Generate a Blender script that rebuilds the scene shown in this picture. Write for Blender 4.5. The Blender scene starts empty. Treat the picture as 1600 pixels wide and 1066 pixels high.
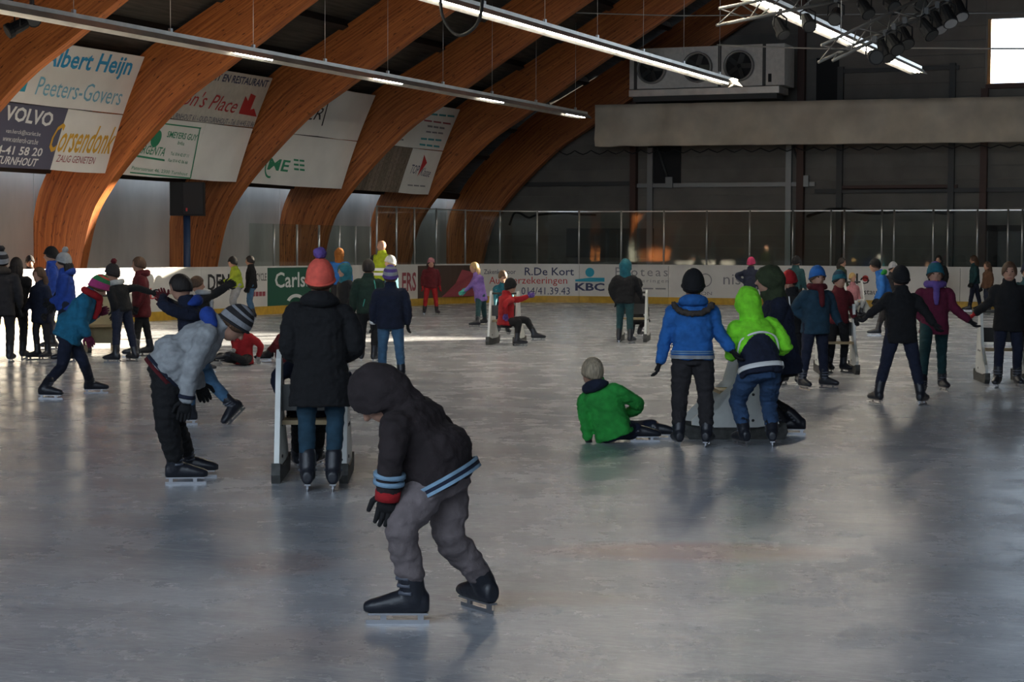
import bpy, bmesh, math, random
from mathutils import Vector, Matrix, noise
random.seed(7)
SC = bpy.context.scene
COL = SC.collection
PI = math.pi
# ------------------------------------------------------------------ camera
F = 3000.0; CX, CY = 800.0, 533.0; EYE = 1.6
YAW = math.radians(22.8); PITCH = -math.atan(143/F); ROLL = 0.0045
fw = Vector((-math.sin(YAW)*math.cos(PITCH), math.cos(YAW)*math.cos(PITCH), math.sin(PITCH)))
r0 = Vector((math.cos(YAW), math.sin(YAW), 0)); u0 = r0.cross(fw)
RV = math.cos(ROLL)*r0 + math.sin(ROLL)*u0; UV = -math.sin(ROLL)*r0 + math.cos(ROLL)*u0
OV = Vector((0, 0, EYE))
cam = bpy.data.cameras.new('camera'); cam.sensor_width = 36; cam.lens = 36*F/1600
cam.clip_end = 400; cam.clip_start = .1
co = bpy.data.objects.new('camera', cam); COL.objects.link(co); SC.camera = co
co.matrix_world = Matrix.Translation(OV) @ Matrix((RV, UV, -fw)).transposed().to_4x4()
# ------------------------------------------------------------------ world, sun, exposure
SC.view_settings.view_transform = 'Standard'; SC.view_settings.look = 'None'
SC.view_settings.exposure = 0.15; SC.view_settings.gamma = 1
w = bpy.data.worlds.new('sky'); SC.world = w; w.use_nodes = True
bg = w.node_tree.nodes['Background']; bg.inputs[0].default_value = (.70, .84, 1.0, 1); bg.inputs[1].default_value = 3.6
sun = bpy.data.lights.new('sun', 'SUN'); sun.energy = 42; sun.angle = .009; sun.color = (1, .86, .66)
so = bpy.data.objects.new('sun', sun); COL.objects.link(so)
SUND = Vector((.70, 1.0, .243)).normalized()
so.rotation_euler = SUND.to_track_quat('Z', 'Y').to_euler()
def portal(name, loc, sx, sy, d):
    l = bpy.data.lights.new(name, 'AREA'); l.shape = 'RECTANGLE'; l.size = sx; l.size_y = sy
    l.cycles.is_portal = True
    o = bpy.data.objects.new(name, l); COL.objects.link(o); o.location = loc
    o.rotation_euler = (-Vector(d)).to_track_quat('Z', 'Y').to_euler()
portal('gable_portal', (-5, -9.9, 9.5), 34, 10, (0, 1, 0))
portal('window_portal', (-1.7, 59.45, 7.63), 15.4, 1.94, (0, -1, 0))

# ------------------------------------------------------------------ helpers
def ray(px, py): return fw + RV*((px-CX)/F) - UV*((py-CY)/F)
def ground(px, py, z=0.0):
    d = ray(px, py); return OV + d*((z-EYE)/d.z)
def project(P):
    v = P-OV; z = v.dot(fw); return CX+F*v.dot(RV)/z, CY-F*v.dot(UV)/z
MATS = {}
def mat(name, col, rough=.85, metal=0, bump=0, bscale=60, vary=0, vscale=8, stretch=None, emit=0, coat=0, col2=None):
    if name in MATS: return MATS[name]
    m = bpy.data.materials.new(name); m.use_nodes = True; MATS[name] = m
    nt = m.node_tree; b = nt.nodes['Principled BSDF']; L = nt.links.new
    b.inputs['Base Color'].default_value = (*col, 1); b.inputs['Roughness'].default_value = rough
    b.inputs['Metallic'].default_value = metal; b.inputs['Coat Weight'].default_value = coat
    if emit: b.inputs['Emission Color'].default_value = (*col, 1); b.inputs['Emission Strength'].default_value = emit
    if bump or vary or col2:
        tc = nt.nodes.new('ShaderNodeTexCoord'); mp = nt.nodes.new('ShaderNodeMapping'); L(tc.outputs['Object'], mp.inputs[0])
        if stretch: mp.inputs['Scale'].default_value = stretch
        if bump:
            n = nt.nodes.new('ShaderNodeTexNoise'); n.inputs['Scale'].default_value = bscale; n.inputs['Detail'].default_value = 4
            L(mp.outputs[0], n.inputs['Vector']); bp = nt.nodes.new('ShaderNodeBump'); bp.inputs['Strength'].default_value = bump
            bp.inputs['Distance'].default_value = .01; L(n.outputs[0], bp.inputs['Height']); L(bp.outputs[0], b.inputs['Normal'])
        if vary or col2:
            n = nt.nodes.new('ShaderNodeTexNoise'); n.inputs['Scale'].default_value = vscale; n.inputs['Detail'].default_value = 5
            L(mp.outputs[0], n.inputs['Vector']); r = nt.nodes.new('ShaderNodeValToRGB')
            r.color_ramp.elements[0].position = .35; r.color_ramp.elements[1].position = .68
            c2 = col2 or tuple(min(1, c*(1+vary)) for c in col); c1 = col if col2 else tuple(c*(1-vary) for c in col)
            r.color_ramp.elements[0].color = (*c1, 1); r.color_ramp.elements[1].color = (*c2, 1)
            L(n.outputs[0], r.inputs[0]); L(r.outputs[0], b.inputs['Base Color'])
    return m
def cloth(name, col, rough=.9, vary=.18, bump=.5): return mat(name, col, rough, bump=bump, bscale=45, vary=vary, vscale=14)
def link(name, me, m=None, parent=None):
    o = bpy.data.objects.new(name, me); COL.objects.link(o)
    if m is not None:
        for x in (m if isinstance(m, (list, tuple)) else [m]): me.materials.append(x)
    if parent: o.parent = parent
    return o
def tag(o, label=None, cat=None, group=None, kind=None):
    for k, v in (('label', label), ('category', cat), ('group', group), ('kind', kind)):
        if v: o[k] = v
    return o
def empty(name, loc=(0, 0, 0), rz=0, **k):
    o = bpy.data.objects.new(name, None); COL.objects.link(o); o.location = loc; o.rotation_euler = (0, 0, rz); o.empty_display_size = .1
    return tag(o, **k)
def mesh(bm, smooth=False):
    me = bpy.data.meshes.new('m'); bmesh.ops.recalc_face_normals(bm, faces=bm.faces); bm.to_mesh(me); bm.free()
    if smooth:
        for p in me.polygons: p.use_smooth = True
    return me
def box(bm, x0, x1, y0, y1, z0, z1, M=None):
    vs = [Vector((x, y, z)) for x in (x0, x1) for y in (y0, y1) for z in (z0, z1)]
    if M: vs = [M @ v for v in vs]
    v = [bm.verts.new(p) for p in vs]
    for f in ((0, 1, 3, 2), (4, 6, 7, 5), (0, 4, 5, 1), (2, 3, 7, 6), (0, 2, 6, 4), (1, 5, 7, 3)): bm.faces.new([v[i] for i in f])
def boxo(name, dims, m, parent=None, M=None):
    bm = bmesh.new(); box(bm, *dims, M=M); return link(name, mesh(bm), m, parent)
def loft(bm, rings, cap=True, closed=True):
    R = [[bm.verts.new(p) for p in r] for r in rings]; n = len(R[0])
    for a, b in zip(R, R[1:]):
        for i in range(n if closed else n-1): bm.faces.new((a[i], a[(i+1) % n], b[(i+1) % n], b[i]))
    if cap:
        for r, s in ((R[0], 1), (R[-1], -1)):
            c = bm.verts.new(sum((v.co for v in r), Vector())/n)
            for i in range(n): bm.faces.new((r[(i+1) % n], r[i], c) if s == 1 else (r[i], r[(i+1) % n], c))
def frames(pts):
    T = []
    for i in range(len(pts)):
        a = pts[max(0, i-1)]; b = pts[min(len(pts)-1, i+1)]; T.append((b-a).normalized() if (b-a).length > 1e-9 else Vector((0, 0, 1)))
    n = T[0].orthogonal().normalized(); out = []
    for t in T:
        n = (n - t*n.dot(t)); n = n.normalized() if n.length > 1e-6 else t.orthogonal().normalized()
        out.append((t, n, t.cross(n)))
    return out
def tube(bm, pts, rad, seg=10, round_=True):
    pts = [Vector(p) for p in pts]; rad = list(rad) if hasattr(rad, '__len__') else [rad]*len(pts)
    fr = frames(pts); rings = []
    def ring(c, n, b, r): return [c + (n*math.cos(2*PI*k/seg) + b*math.sin(2*PI*k/seg))*r for k in range(seg)]
    if round_:
        t, n, b = fr[0]; rings += [ring(pts[0]-t*rad[0]*c, n, b, rad[0]*s) for c, s in ((.85, .5), (.5, .86))]
    for p, r, (t, n, b) in zip(pts, rad, fr): rings.append(ring(p, n, b, r))
    if round_:
        t, n, b = fr[-1]; rings += [ring(pts[-1]+t*rad[-1]*c, n, b, rad[-1]*s) for c, s in ((.5, .86), (.85, .5))]
    loft(bm, rings)
def tubeo(name, pts, rad, m, parent=None, seg=8, round_=False):
    bm = bmesh.new(); tube(bm, pts, rad, seg, round_); return link(name, mesh(bm, True), m, parent)
def curve_pts(pts, vals, sub=4):
    P = [Vector(p) for p in pts]; out = []; ov = []
    for i in range(len(P)-1):
        p0 = P[max(0, i-1)]; p1 = P[i]; p2 = P[i+1]; p3 = P[min(len(P)-1, i+2)]
        for k in range(sub):
            t = k/sub
            out.append(.5*((2*p1)+(p2-p0)*t+(2*p0-5*p1+4*p2-p3)*t*t+(3*p1-p0-3*p2+p3)*t**3)); ov.append(vals[i]*(1-t)+vals[i+1]*t)
    out.append(P[-1]); ov.append(vals[-1]); return out, ov
def ellipsoid(bm, c, ax, ay, az, u=14, v=9):
    rings = []
    for j in range(1, v):
        a = PI*j/v; rings.append([c + ax*(math.sin(a)*math.cos(2*PI*i/u)) + ay*(math.sin(a)*math.sin(2*PI*i/u)) - az*math.cos(a) for i in range(u)])
    loft(bm, rings)
TS = bpy.data.scenes.new('workshop')
def evalmesh(o):
    COL.objects.unlink(o); TS.collection.objects.link(o); vl = TS.view_layers[0]; vl.update(); dg = vl.depsgraph
    return bpy.data.meshes.new_from_object(o.evaluated_get(dg), depsgraph=dg)
def remesh(bm, voxel, it=4):
    me = mesh(bm); o = bpy.data.objects.new('tmp', me); COL.objects.link(o)
    r = o.modifiers.new('r', 'REMESH'); r.mode = 'VOXEL'; r.voxel_size = voxel
    s = o.modifiers.new('s', 'SMOOTH'); s.factor = .5; s.iterations = it
    out = evalmesh(o); bpy.data.objects.remove(o); bpy.data.meshes.remove(me)
    for p in out.polygons: p.use_smooth = True
    out.materials.clear(); return out
def text_mesh(s, shear=0, bold=0, spacing=1.0):
    c = bpy.data.curves.new('t', 'FONT'); c.body = s; c.shear = shear; c.offset = bold; c.space_character = spacing; c.resolution_u = 2
    o = bpy.data.objects.new('t', c); COL.objects.link(o); me = evalmesh(o); bpy.data.objects.remove(o); bpy.data.curves.remove(c)
    me.materials.clear(); return me
def fit_text(s, fn, u0, u1, v0, v1, m, parent, name='lettering', **k):
    """text squeezed into the box u0..u1, v0..v1 of a surface fn(u, v) -> point"""
    me = text_mesh(s, **k); xs = [v.co.x for v in me.vertices]; ys = [v.co.y for v in me.vertices]
    a, b, c, d = min(xs), max(xs), min(ys), max(ys)
    for v in me.vertices: v.co = fn(u0+(u1-u0)*(v.co.x-a)/(b-a), v0+(v1-v0)*(v.co.y-c)/max(1e-6, d-c))
    return link(name, me, m, parent)
def shape(poly, fn, m, parent, name='emblem'):
    bm = bmesh.new(); vs = [bm.verts.new(fn(u, v)) for u, v in poly]; bm.faces.new(vs); bmesh.ops.triangulate(bm, faces=bm.faces)
    return link(name, mesh(bm), m, parent)
def ringpoly(fn, cu, cv, r0_, r1_, a0, a1, m, parent, name='emblem', n=24, sv=1):
    bm = bmesh.new(); A = []; B = []
    for i in range(n+1):
        a = a0+(a1-a0)*i/n; A.append(bm.verts.new(fn(cu+r0_*math.cos(a), cv+sv*r0_*math.sin(a)))); B.append(bm.verts.new(fn(cu+r1_*math.cos(a), cv+sv*r1_*math.sin(a))))
    for i in range(n): bm.faces.new((A[i], A[i+1], B[i+1], B[i]))
    return link(name, mesh(bm), m, parent)

# ------------------------------------------------------------------ materials
def wood_mat():
    m = mat('glulam', (.5, .16, .05), .5); nt = m.node_tree; L = nt.links.new; b = nt.nodes['Principled BSDF']
    uv = nt.nodes.new('ShaderNodeUVMap'); mp = nt.nodes.new('ShaderNodeMapping'); mp.inputs['Scale'].default_value = (.5, 22, 1); L(uv.outputs[0], mp.inputs[0])
    n = nt.nodes.new('ShaderNodeTexNoise'); n.inputs['Scale'].default_value = 1.2; n.inputs['Detail'].default_value = 6; L(mp.outputs[0], n.inputs['Vector'])
    r = nt.nodes.new('ShaderNodeValToRGB'); e = r.color_ramp.elements; e[0].position = .3; e[0].color = (.21, .052, .012, 1); e[1].position = .72; e[1].color = (.60, .20, .05, 1)
    L(n.outputs[0], r.inputs[0])
    mp2 = nt.nodes.new('ShaderNodeMapping'); mp2.inputs['Scale'].default_value = (3, 16, 1); L(uv.outputs[0], mp2.inputs[0])
    n2 = nt.nodes.new('ShaderNodeTexNoise'); n2.inputs['Scale'].default_value = 1.6; n2.inputs['Detail'].default_value = 2; L(mp2.outputs[0], n2.inputs['Vector'])
    r2 = nt.nodes.new('ShaderNodeValToRGB'); r2.color_ramp.elements[0].position = .30; r2.color_ramp.elements[0].color = (.25, .2, .17, 1); r2.color_ramp.elements[1].position = .37; r2.color_ramp.elements[1].color = (1, 1, 1, 1)
    L(n2.outputs[0], r2.inputs[0]); mx = nt.nodes.new('ShaderNodeMix'); mx.data_type = 'RGBA'; mx.blend_type = 'MULTIPLY'; mx.inputs[0].default_value = 1
    L(r.outputs[0], mx.inputs[6]); L(r2.outputs[0], mx.inputs[7]); L(mx.outputs[2], b.inputs['Base Color'])
    bp = nt.nodes.new('ShaderNodeBump'); bp.inputs['Strength'].default_value = .3; L(n.outputs[0], bp.inputs['Height']); L(bp.outputs[0], b.inputs['Normal'])
    return m
WOOD = wood_mat()
def ice_mat():
    m = mat('ice', (.6, .62, .65), .25); nt = m.node_tree; L = nt.links.new; b = nt.nodes['Principled BSDF']; N = nt.nodes.new
    tc = N('ShaderNodeTexCoord')
    rot = N('ShaderNodeMapping'); rot.inputs['Rotation'].default_value = (0, 0, -YAW); L(tc.outputs['Object'], rot.inputs[0])
    def nz(sc, scale, det=6, rough=.6, dist=0):
        mp = N('ShaderNodeMapping'); mp.inputs['Scale'].default_value = sc; L(rot.outputs[0], mp.inputs[0])
        n = N('ShaderNodeTexNoise'); n.inputs['Scale'].default_value = scale; n.inputs['Detail'].default_value = det; n.inputs['Roughness'].default_value = rough; n.inputs['Distortion'].default_value = dist
        L(mp.outputs[0], n.inputs['Vector']); return n
    def ramp(src, p0, c0, p1, c1):
        r = N('ShaderNodeValToRGB'); r.color_ramp.elements[0].position = p0; r.color_ramp.elements[0].color = (*c0, 1); r.color_ramp.elements[1].position = p1; r.color_ramp.elements[1].color = (*c1, 1); L(src, r.inputs[0]); return r
    def mix(f, a, c, mode='MIX'):
        x = N('ShaderNodeMix'); x.data_type = 'RGBA'; x.blend_type = mode
        if isinstance(f, (int, float)): x.inputs[0].default_value = f
        else: L(f, x.inputs[0])
        L(a, x.inputs[6]); L(c, x.inputs[7]); return x.outputs[2]
    big = nz((.5, 1.3, 1), .6, 9, .66, .5); base = ramp(big.outputs[0], .28, (.33, .36, .41), .70, (.76, .78, .81))
    fine = nz((1, 2.6, 1), 11, 9, .82, .4); fr_ = ramp(fine.outputs[0], .32, (.52, .53, .57), .68, (1, 1, 1))
    c = mix(.9, base.outputs[0], fr_.outputs[0], 'MULTIPLY')
    # skate scratches: two directions of thin wave lines
    for ang, sc in ((.5, 1.7), (-.8, 1.3), (1.5, 2.1), (.1, 4.3), (-.35, 5.1), (1.0, 4.7)):
        mp = N('ShaderNodeMapping'); mp.inputs['Rotation'].default_value = (0, 0, ang); mp.inputs['Scale'].default_value = (.35, 6, 1); L(tc.outputs['Object'], mp.inputs[0])
        n = N('ShaderNodeTexNoise'); n.inputs['Scale'].default_value = sc; n.inputs['Detail'].default_value = 0; n.inputs['Distortion'].default_value = .35; L(mp.outputs[0], n.inputs['Vector'])
        k = N('ShaderNodeMath'); k.operation = 'SUBTRACT'; k.inputs[1].default_value = .5; L(n.outputs[0], k.inputs[0])
        k2 = N('ShaderNodeMath'); k2.operation = 'ABSOLUTE'; L(k.outputs[0], k2.inputs[0])
        hi_ = sc > 4; rr = ramp(k2.outputs[0], .0, ((.28,)*3 if hi_ else (.3,)*3), (.014 if hi_ else .007), (0, 0, 0)); wht = N('ShaderNodeRGB'); wht.outputs[0].default_value = (.85, .88, .9, 1)
        c = mix(rr.outputs[0], c, wht.outputs[0])
    # worn red paint of a marking under the ice: an ellipse ring patch broken up by noise
    def spot(px, py, rx, ry, col, amount):
        nonlocal c
        p = ground(px, py); q = Matrix.Rotation(-YAW, 3, 'Z') @ p
        mp = N('ShaderNodeVectorMath'); mp.operation = 'SUBTRACT'; mp.inputs[1].default_value = (q.x, q.y, 0); L(rot.outputs[0], mp.inputs[0])
        ms = N('ShaderNodeVectorMath'); ms.operation = 'MULTIPLY'; ms.inputs[1].default_value = (1/rx, 1/ry, 0); L(mp.outputs[0], ms.inputs[0])
        ln = N('ShaderNodeVectorMath'); ln.operation = 'LENGTH'; L(ms.outputs[0], ln.inputs[0])
        r = ramp(ln.outputs['Value'], .5, (amount,)*3, 1, (0, 0, 0)); mm = N('ShaderNodeMath'); mm.operation = 'MULTIPLY'; L(r.outputs[0], mm.inputs[0]); L(big.outputs[0], mm.inputs[1])
        k = N('ShaderNodeRGB'); k.outputs[0].default_value = (*col, 1); c = mix(mm.outputs[0], c, k.outputs[0])
    spot(1080, 862, .95, .42, (.42, .17, .17), 1.1); spot(440, 880, .35, .5, (.36, .2, .17), .8); spot(1170, 915, .22, .3, (.2, .4, .28), .5)
    spot(480, 1010, .5, .5, (.3, .2, .19), .7); spot(860, 935, .6, .25, (.33, .24, .2), .7)
    L(c, b.inputs['Base Color'])
    rg = nz((1, .8, 1), 1.6, 6, .7); rr = ramp(rg.outputs[0], .1, (.10,)*3, .9, (.42,)*3); L(rr.outputs[0], b.inputs['Roughness'])
    b.inputs['IOR'].default_value = 1.31
    bn = nz((1, 1, 1), 14, 6, .7, .5); bp = N('ShaderNodeBump'); bp.inputs['Strength'].default_value = .16; bp.inputs['Distance'].default_value = .008; L(bn.outputs[0], bp.inputs['Height']); L(bp.outputs[0], b.inputs['Normal'])
    return m
ICE = ice_mat()
def glass_mat(name, tint=(.9, .95, .93), k=1.0):
    m = bpy.data.materials.new(name); m.use_nodes = True; nt = m.node_tree; L = nt.links.new; nt.nodes.clear()
    o = nt.nodes.new('ShaderNodeOutputMaterial'); t = nt.nodes.new('ShaderNodeBsdfTransparent'); t.inputs[0].default_value = (*tint, 1)
    g = nt.nodes.new('ShaderNodeBsdfGlossy'); g.inputs['Roughness'].default_value = .03
    lw = nt.nodes.new('ShaderNodeLayerWeight'); lw.inputs[0].default_value = .5
    pw = nt.nodes.new('ShaderNodeMath'); pw.operation = 'POWER'; pw.inputs[1].default_value = 5; L(lw.outputs['Facing'], pw.inputs[0])
    ma = nt.nodes.new('ShaderNodeMath'); ma.operation = 'MULTIPLY_ADD'; ma.inputs[1].default_value = .9; ma.inputs[2].default_value = .045; L(pw.outputs[0], ma.inputs[0])
    mx = nt.nodes.new('ShaderNodeMixShader'); L(ma.outputs[0], mx.inputs[0]); L(t.outputs[0], mx.inputs[1]); L(g.outputs[0], mx.inputs[2]); L(mx.outputs[0], o.inputs[0]); return m
GLASS = glass_mat('board_glass'); PANE = glass_mat('window_glass', (1, 1, 1))
PLASTER = mat('plaster', (.52, .50, .47), .9, bump=.4, bscale=3, vary=.22, vscale=.7, stretch=(1, 1, .35))
CLAD = [mat('cladding_%d' % i, c, .75, bump=.25, bscale=6, vary=.12, vscale=1.5) for i, c in enumerate(((.165, .15, .13), (.18, .165, .145), (.15, .138, .12)))]
STEEL_B = mat('brown_steel', (.075, .035, .025), .6, bump=.2); STEEL_D = mat('dark_steel', (.05, .05, .048), .55); STEEL_G = mat('grey_steel', (.25, .26, .26), .45, .6)
ROOFM = mat('roof_boards', (.05, .045, .036), .9, bump=.6, bscale=4, vary=.35, vscale=2.5, stretch=(6, .4, 6))
PURLIN = mat('dark_purlin', (.022, .017, .014), .8); BLACK = mat('black_paint', (.004, .004, .0045), .7); WHITE = mat('board_white', (.72, .70, .66), .35, vary=.05, vscale=2)
YELLOW = mat('kick_yellow', (.55, .33, .03), .4, vary=.12); ALU = mat('aluminium', (.62, .62, .6), .35, .9); GALV = mat('galvanised', (.80, .77, .70), .38, .7, vary=.1, vscale=3)
TUBE = mat('lit_tube', (1, .93, .80), .5, emit=40); BANNER = mat('banner_white', (.86, .84, .79), .6, vary=.05, vscale=1.2)
INK = {k: mat('ink_'+k, c, .6) for k, c in dict(blue=(.03, .33, .62), sky=(.22, .50, .64), navy=(.035, .04, .09), white=(.8, .8, .78), orange=(.72, .40, .04), red=(.5, .03, .03), green=(.03, .28, .14), black=(.02, .02, .02), teal=(.05, .33, .36), maroon=(.35, .07, .09), grey=(.25, .25, .26), cyan=(.02, .34, .48), brown=(.09, .06, .045), slate=(.10, .10, .15), cgreen=(.015, .10, .06), yellow=(.75, .6, .03), dblue=(.04, .05, .12)).items()}

# ------------------------------------------------------------------ the hall
bm = bmesh.new(); box(bm, -27.2, 17.2, -10, 59.5, -.2, 0); tag(link('floor', mesh(bm), ICE), kind='structure')
INNER = [(-25.95, 0), (-25.72, 1.2), (-25.45, 2.22), (-25.1, 2.82), (-24.4, 3.62), (-23.1, 4.8), (-22.0, 5.5), (-20.8, 6.25), (-19.6, 7.0), (-12.3, 11.4), (-5, 15.8)]
OUTER = [(-27, 0), (-27, 1.2), (-27, 2.2), (-26.72, 3.1), (-25.9, 4.25), (-24.1, 5.85), (-23.1, 6.4), (-22.0, 7.0), (-20.7, 7.75), (-12.9, 12.4), (-5, 17.1)]
def prof(P, sub=4):
    a, _ = curve_pts([(x, 0, z) for x, z in P], [0]*len(P), sub); h = [(p.x, p.z) for p in a]
    return h + [(-10-x, z) for x, z in reversed(h[:-1])]
PI_, PO_ = prof(INNER), prof(OUTER)
def roofz(x):
    for (a, za), (b, zb) in zip(PO_, PO_[1:]):
        if a <= x <= b and b-a > 1e-6: return za+(zb-za)*(x-a)/(b-a)
    return 3
def arch(y, t=.26):
    bm = bmesh.new(); uvl = bm.loops.layers.uv.new('UVMap'); n = len(PI_); g = []; s = 0
    for i in range(n):
        if i: s += (Vector(PI_[i])-Vector(PI_[i-1])).length
        g.append(([bm.verts.new((x, yy, z)) for yy in (y, y+t) for x, z in (PI_[i], PO_[i])], s))
    def face(vs, uvs):
        f = bm.faces.new(vs)
        for l, u in zip(f.loops, uvs): l[uvl].uv = u
    oy = y*3.1
    for (a, sa), (b, sb) in zip(g, g[1:]):
        face((a[0], b[0], b[1], a[1]), ((sa, oy), (sb, oy), (sb, oy+1.2), (sa, oy+1.2)))
        face((a[2], a[3], b[3], b[2]), ((sa, oy), (sa, oy+1.2), (sb, oy+1.2), (sb, oy)))
        face((a[0], a[2], b[2], b[0]), ((sa, oy), (sa, oy+.2), (sb, oy+.2), (sb, oy)))
        face((a[1], b[1], b[3], a[3]), ((sa, oy), (sb, oy), (sb, oy+.2), (sa, oy+.2)))
    return tag(link('timber_arch', mesh(bm), WOOD), kind='structure')
ARCHY = [30.5-5.6*k for k in range(6, 0, -1)] + [30.5, 36.1, 41.7, 47.3, 52.9, 58.5]
for y in ARCHY: arch(y)
# roof shell and purlins
ceil = empty('ceiling', kind='structure')
bm = bmesh.new(); st = [i for i, p in enumerate(PO_) if p[1] >= 3.0]
for yy in [(-10, 59.5)]:
    lo = [(PO_[i][0], PO_[i][1]+.16) for i in st]; hi = [(x, z+.15) for x, z in lo]
    loft(bm, [[Vector((x, yv, z)) for x, z in lo+hi[::-1]] for yv in yy], cap=False)
link('roof_deck', mesh(bm), ROOFM, ceil)
pb = bmesh.new(); box(pb, -.09, .09, -10, 58.4, -.11, .11); pme = mesh(pb); pme.materials.append(PURLIN)
acc = 0
for i in range(st[0], st[-1]):
    a, b = Vector(PO_[i]), Vector(PO_[i+1]); acc += (b-a).length
    if acc > 1.25 or i == st[0]:
        acc = 0; o = bpy.data.objects.new('purlin', pme); COL.objects.link(o); o.parent = ceil; o.location = (b.x, 0, b.y+.04); o.rotation_euler = (0, -math.atan2(b.y-a.y, b.x-a.x), 0)
# left wall: one rendered bay between each two arches, right wall, near wall
wl = empty('wall_left', kind='structure')
for a, b in zip([-10]+ARCHY, ARCHY+[59.5]):
    boxo('wall_bay', (-27.2, -26.98, a+.02, b-.02, 0, 4.4), PLASTER, wl)
    if a > 20: boxo('pilaster', (-26.98, -26.8, a+1.2, a+1.5, 0, 3.1), PLASTER, wl)
tag(boxo('wall_right', (17, 17.2, -10, 59.5, 0, 4.4), PLASTER), kind='structure')
tag(boxo('wall_near', (-27, 17, -10.2, -10, 0, 4.4), PLASTER), kind='structure')
# back wall with its window strip
YB = 59.2; WX0, WX1, WZ0, WZ1 = -9.4, 6.0, 6.66, 8.6
wb = empty('wall_back', kind='structure')
def prism(name, poly, y0, y1, m, parent):
    bm = bmesh.new(); loft(bm, [[Vector((x, y, z)) for x, z in poly] for y in (y0, y1)]); return link(name, mesh(bm), m, parent)
xs = [-27+.8*i for i in range(23)] ; xs[-1] = WX0
prism('wall_panel', [(x, roofz(x)+.1) for x in xs] + [(WX0, 0), (-27, 0)], YB, YB+.2, CLAD[1], wb)
prism('wall_panel', [(WX0, 0), (WX0, WZ0), (WX1, WZ0), (WX1, 0)], YB, YB+.2, CLAD[1], wb)
xs2 = [x for x in (WX0, -7, -5, -3, 0, 3, WX1)]
prism('wall_panel', [(x, roofz(x)+.1) for x in xs2] + [(WX1, WZ1), (WX0, WZ1)], YB, YB+.2, CLAD[1], wb)
prism('wall_panel', [(x, roofz(x)+.1) for x in (6, 8, 10, 12, 14, 15.5, 16.9)] + [(17, 0), (6, 0)], YB, YB+.2, CLAD[1], wb)
# cladding planks, each row of a bay a piece of its own
colx = [-27, -20.5, -15.0, -9.4, -4, 1, 6]
pm = {}
for i, (a, b) in enumerate(zip(colx, colx[1:])):
    for r in range(26):
        z = r*.42
        if a >= WX0-.01 and z+.42 > WZ0 and z < WZ1: continue
        if z+.42 > min(roofz(a+.2), roofz(b-.2)) and z > 3: 
            if z > max(roofz(a+.2), roofz(b-.2)): continue
            aa = a
            while aa < b-.5 and roofz(aa) < z+.42: aa += .4
            if aa >= b-.6: continue
        else: aa = a
        boxo('cladding_plank', (aa+.02, b-.02, YB-.03-random.random()*.012, YB, z+.012, z+.408), CLAD[random.randrange(3)], wb)
# steel frame in front of the cladding
def wbeam(x0, x1, z0, z1, m=STEEL_D, y=.22, name='steel_beam'): return boxo(name, (x0, x1, YB-y, YB-.05, z0, z1), m, wb)
for px, wd, m in ((993, .2, STEEL_B), (1253, .22, STEEL_B), (1538, .2, STEEL_B)):
    d = ray(px, 300); x = d.x*YB/d.y; wbeam(x-wd/2, x+wd/2, 0, 6.5 if px == 1538 else 10.5, m, .3, 'steel_column')
for px in (1018, 1234, 1313, 1487):
    d = ray(px, 300); x = d.x*YB/d.y; wbeam(x-.09, x+.09, 0, 7.3 if px > 1300 else 4.9, STEEL_D if px > 1300 else STEEL_G, .2, 'steel_post')
for x0, x1, z0, m in ((-20.5, -14.6, 3.62, STEEL_G), (-13.8, -10.2, 3.5, STEEL_B), (-13.8, -10.2, 7.1, STEEL_D), (-27, -20.5, 3.7, STEEL_D), (-14.6, 6, 3.4, STEEL_D), (-9.4, 6, 6.5, STEEL_B)): wbeam(x0, x1, z0, z0+.13, m, .16)
for x in (-19.4, -14.95):
    tubeo('brace', [(x-.35, YB-.2, 4.9), (x+.02, YB-.2, 3.85)], .035, STEEL_D, wb); boxo('bracket', (x-.05, x+.18, YB-.28, YB-.18, 3.6, 3.95), STEEL_G, wb)
boxo('dark_hatch', (-20.1, -19.0, YB-.1, YB-.04, 3.75, 6.0), BLACK, wb); boxo('dark_hatch', (-14.6, -13.9, YB-.1, YB-.04, 6.2, 7.6), BLACK, wb)
boxo('wall_unit', (-22.9, -19.9, YB-.14, YB-.04, 1.35, 2.3), STEEL_D, wb)
dr = empty('door_1', kind='structure'); DG = mat('door_grey', (.09, .09, .095), .6)
boxo('door_leaf', (-9.0, -7.9, YB-.1, YB-.04, 0, 2.2), DG, dr); boxo('door_frame', (-9.25, -8.98, YB-.16, YB-.04, 0, 2.4), BLACK, dr); boxo('door_lintel', (-9.3, -7.6, YB-.16, YB-.04, 2.22, 2.4), BLACK, dr)
wn = empty('window_1', kind='structure'); WF = mat('window_frame', (.45, .25, .1), .6)
boxo('window_sill', (WX0, WX1, YB-.06, YB+.2, WZ0-.08, WZ0), WF, wn)
for k in range(7):
    x = WX0+.06+k*2.545; boxo('window_mullion', (x-.05, x+.05, YB+.05, YB+.15, WZ0, WZ1), WF, wn)
    if k < 6: boxo('window_pane', (x+.05, x+2.495, YB+.09, YB+.1, WZ0, WZ1), PANE, wn)

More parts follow.
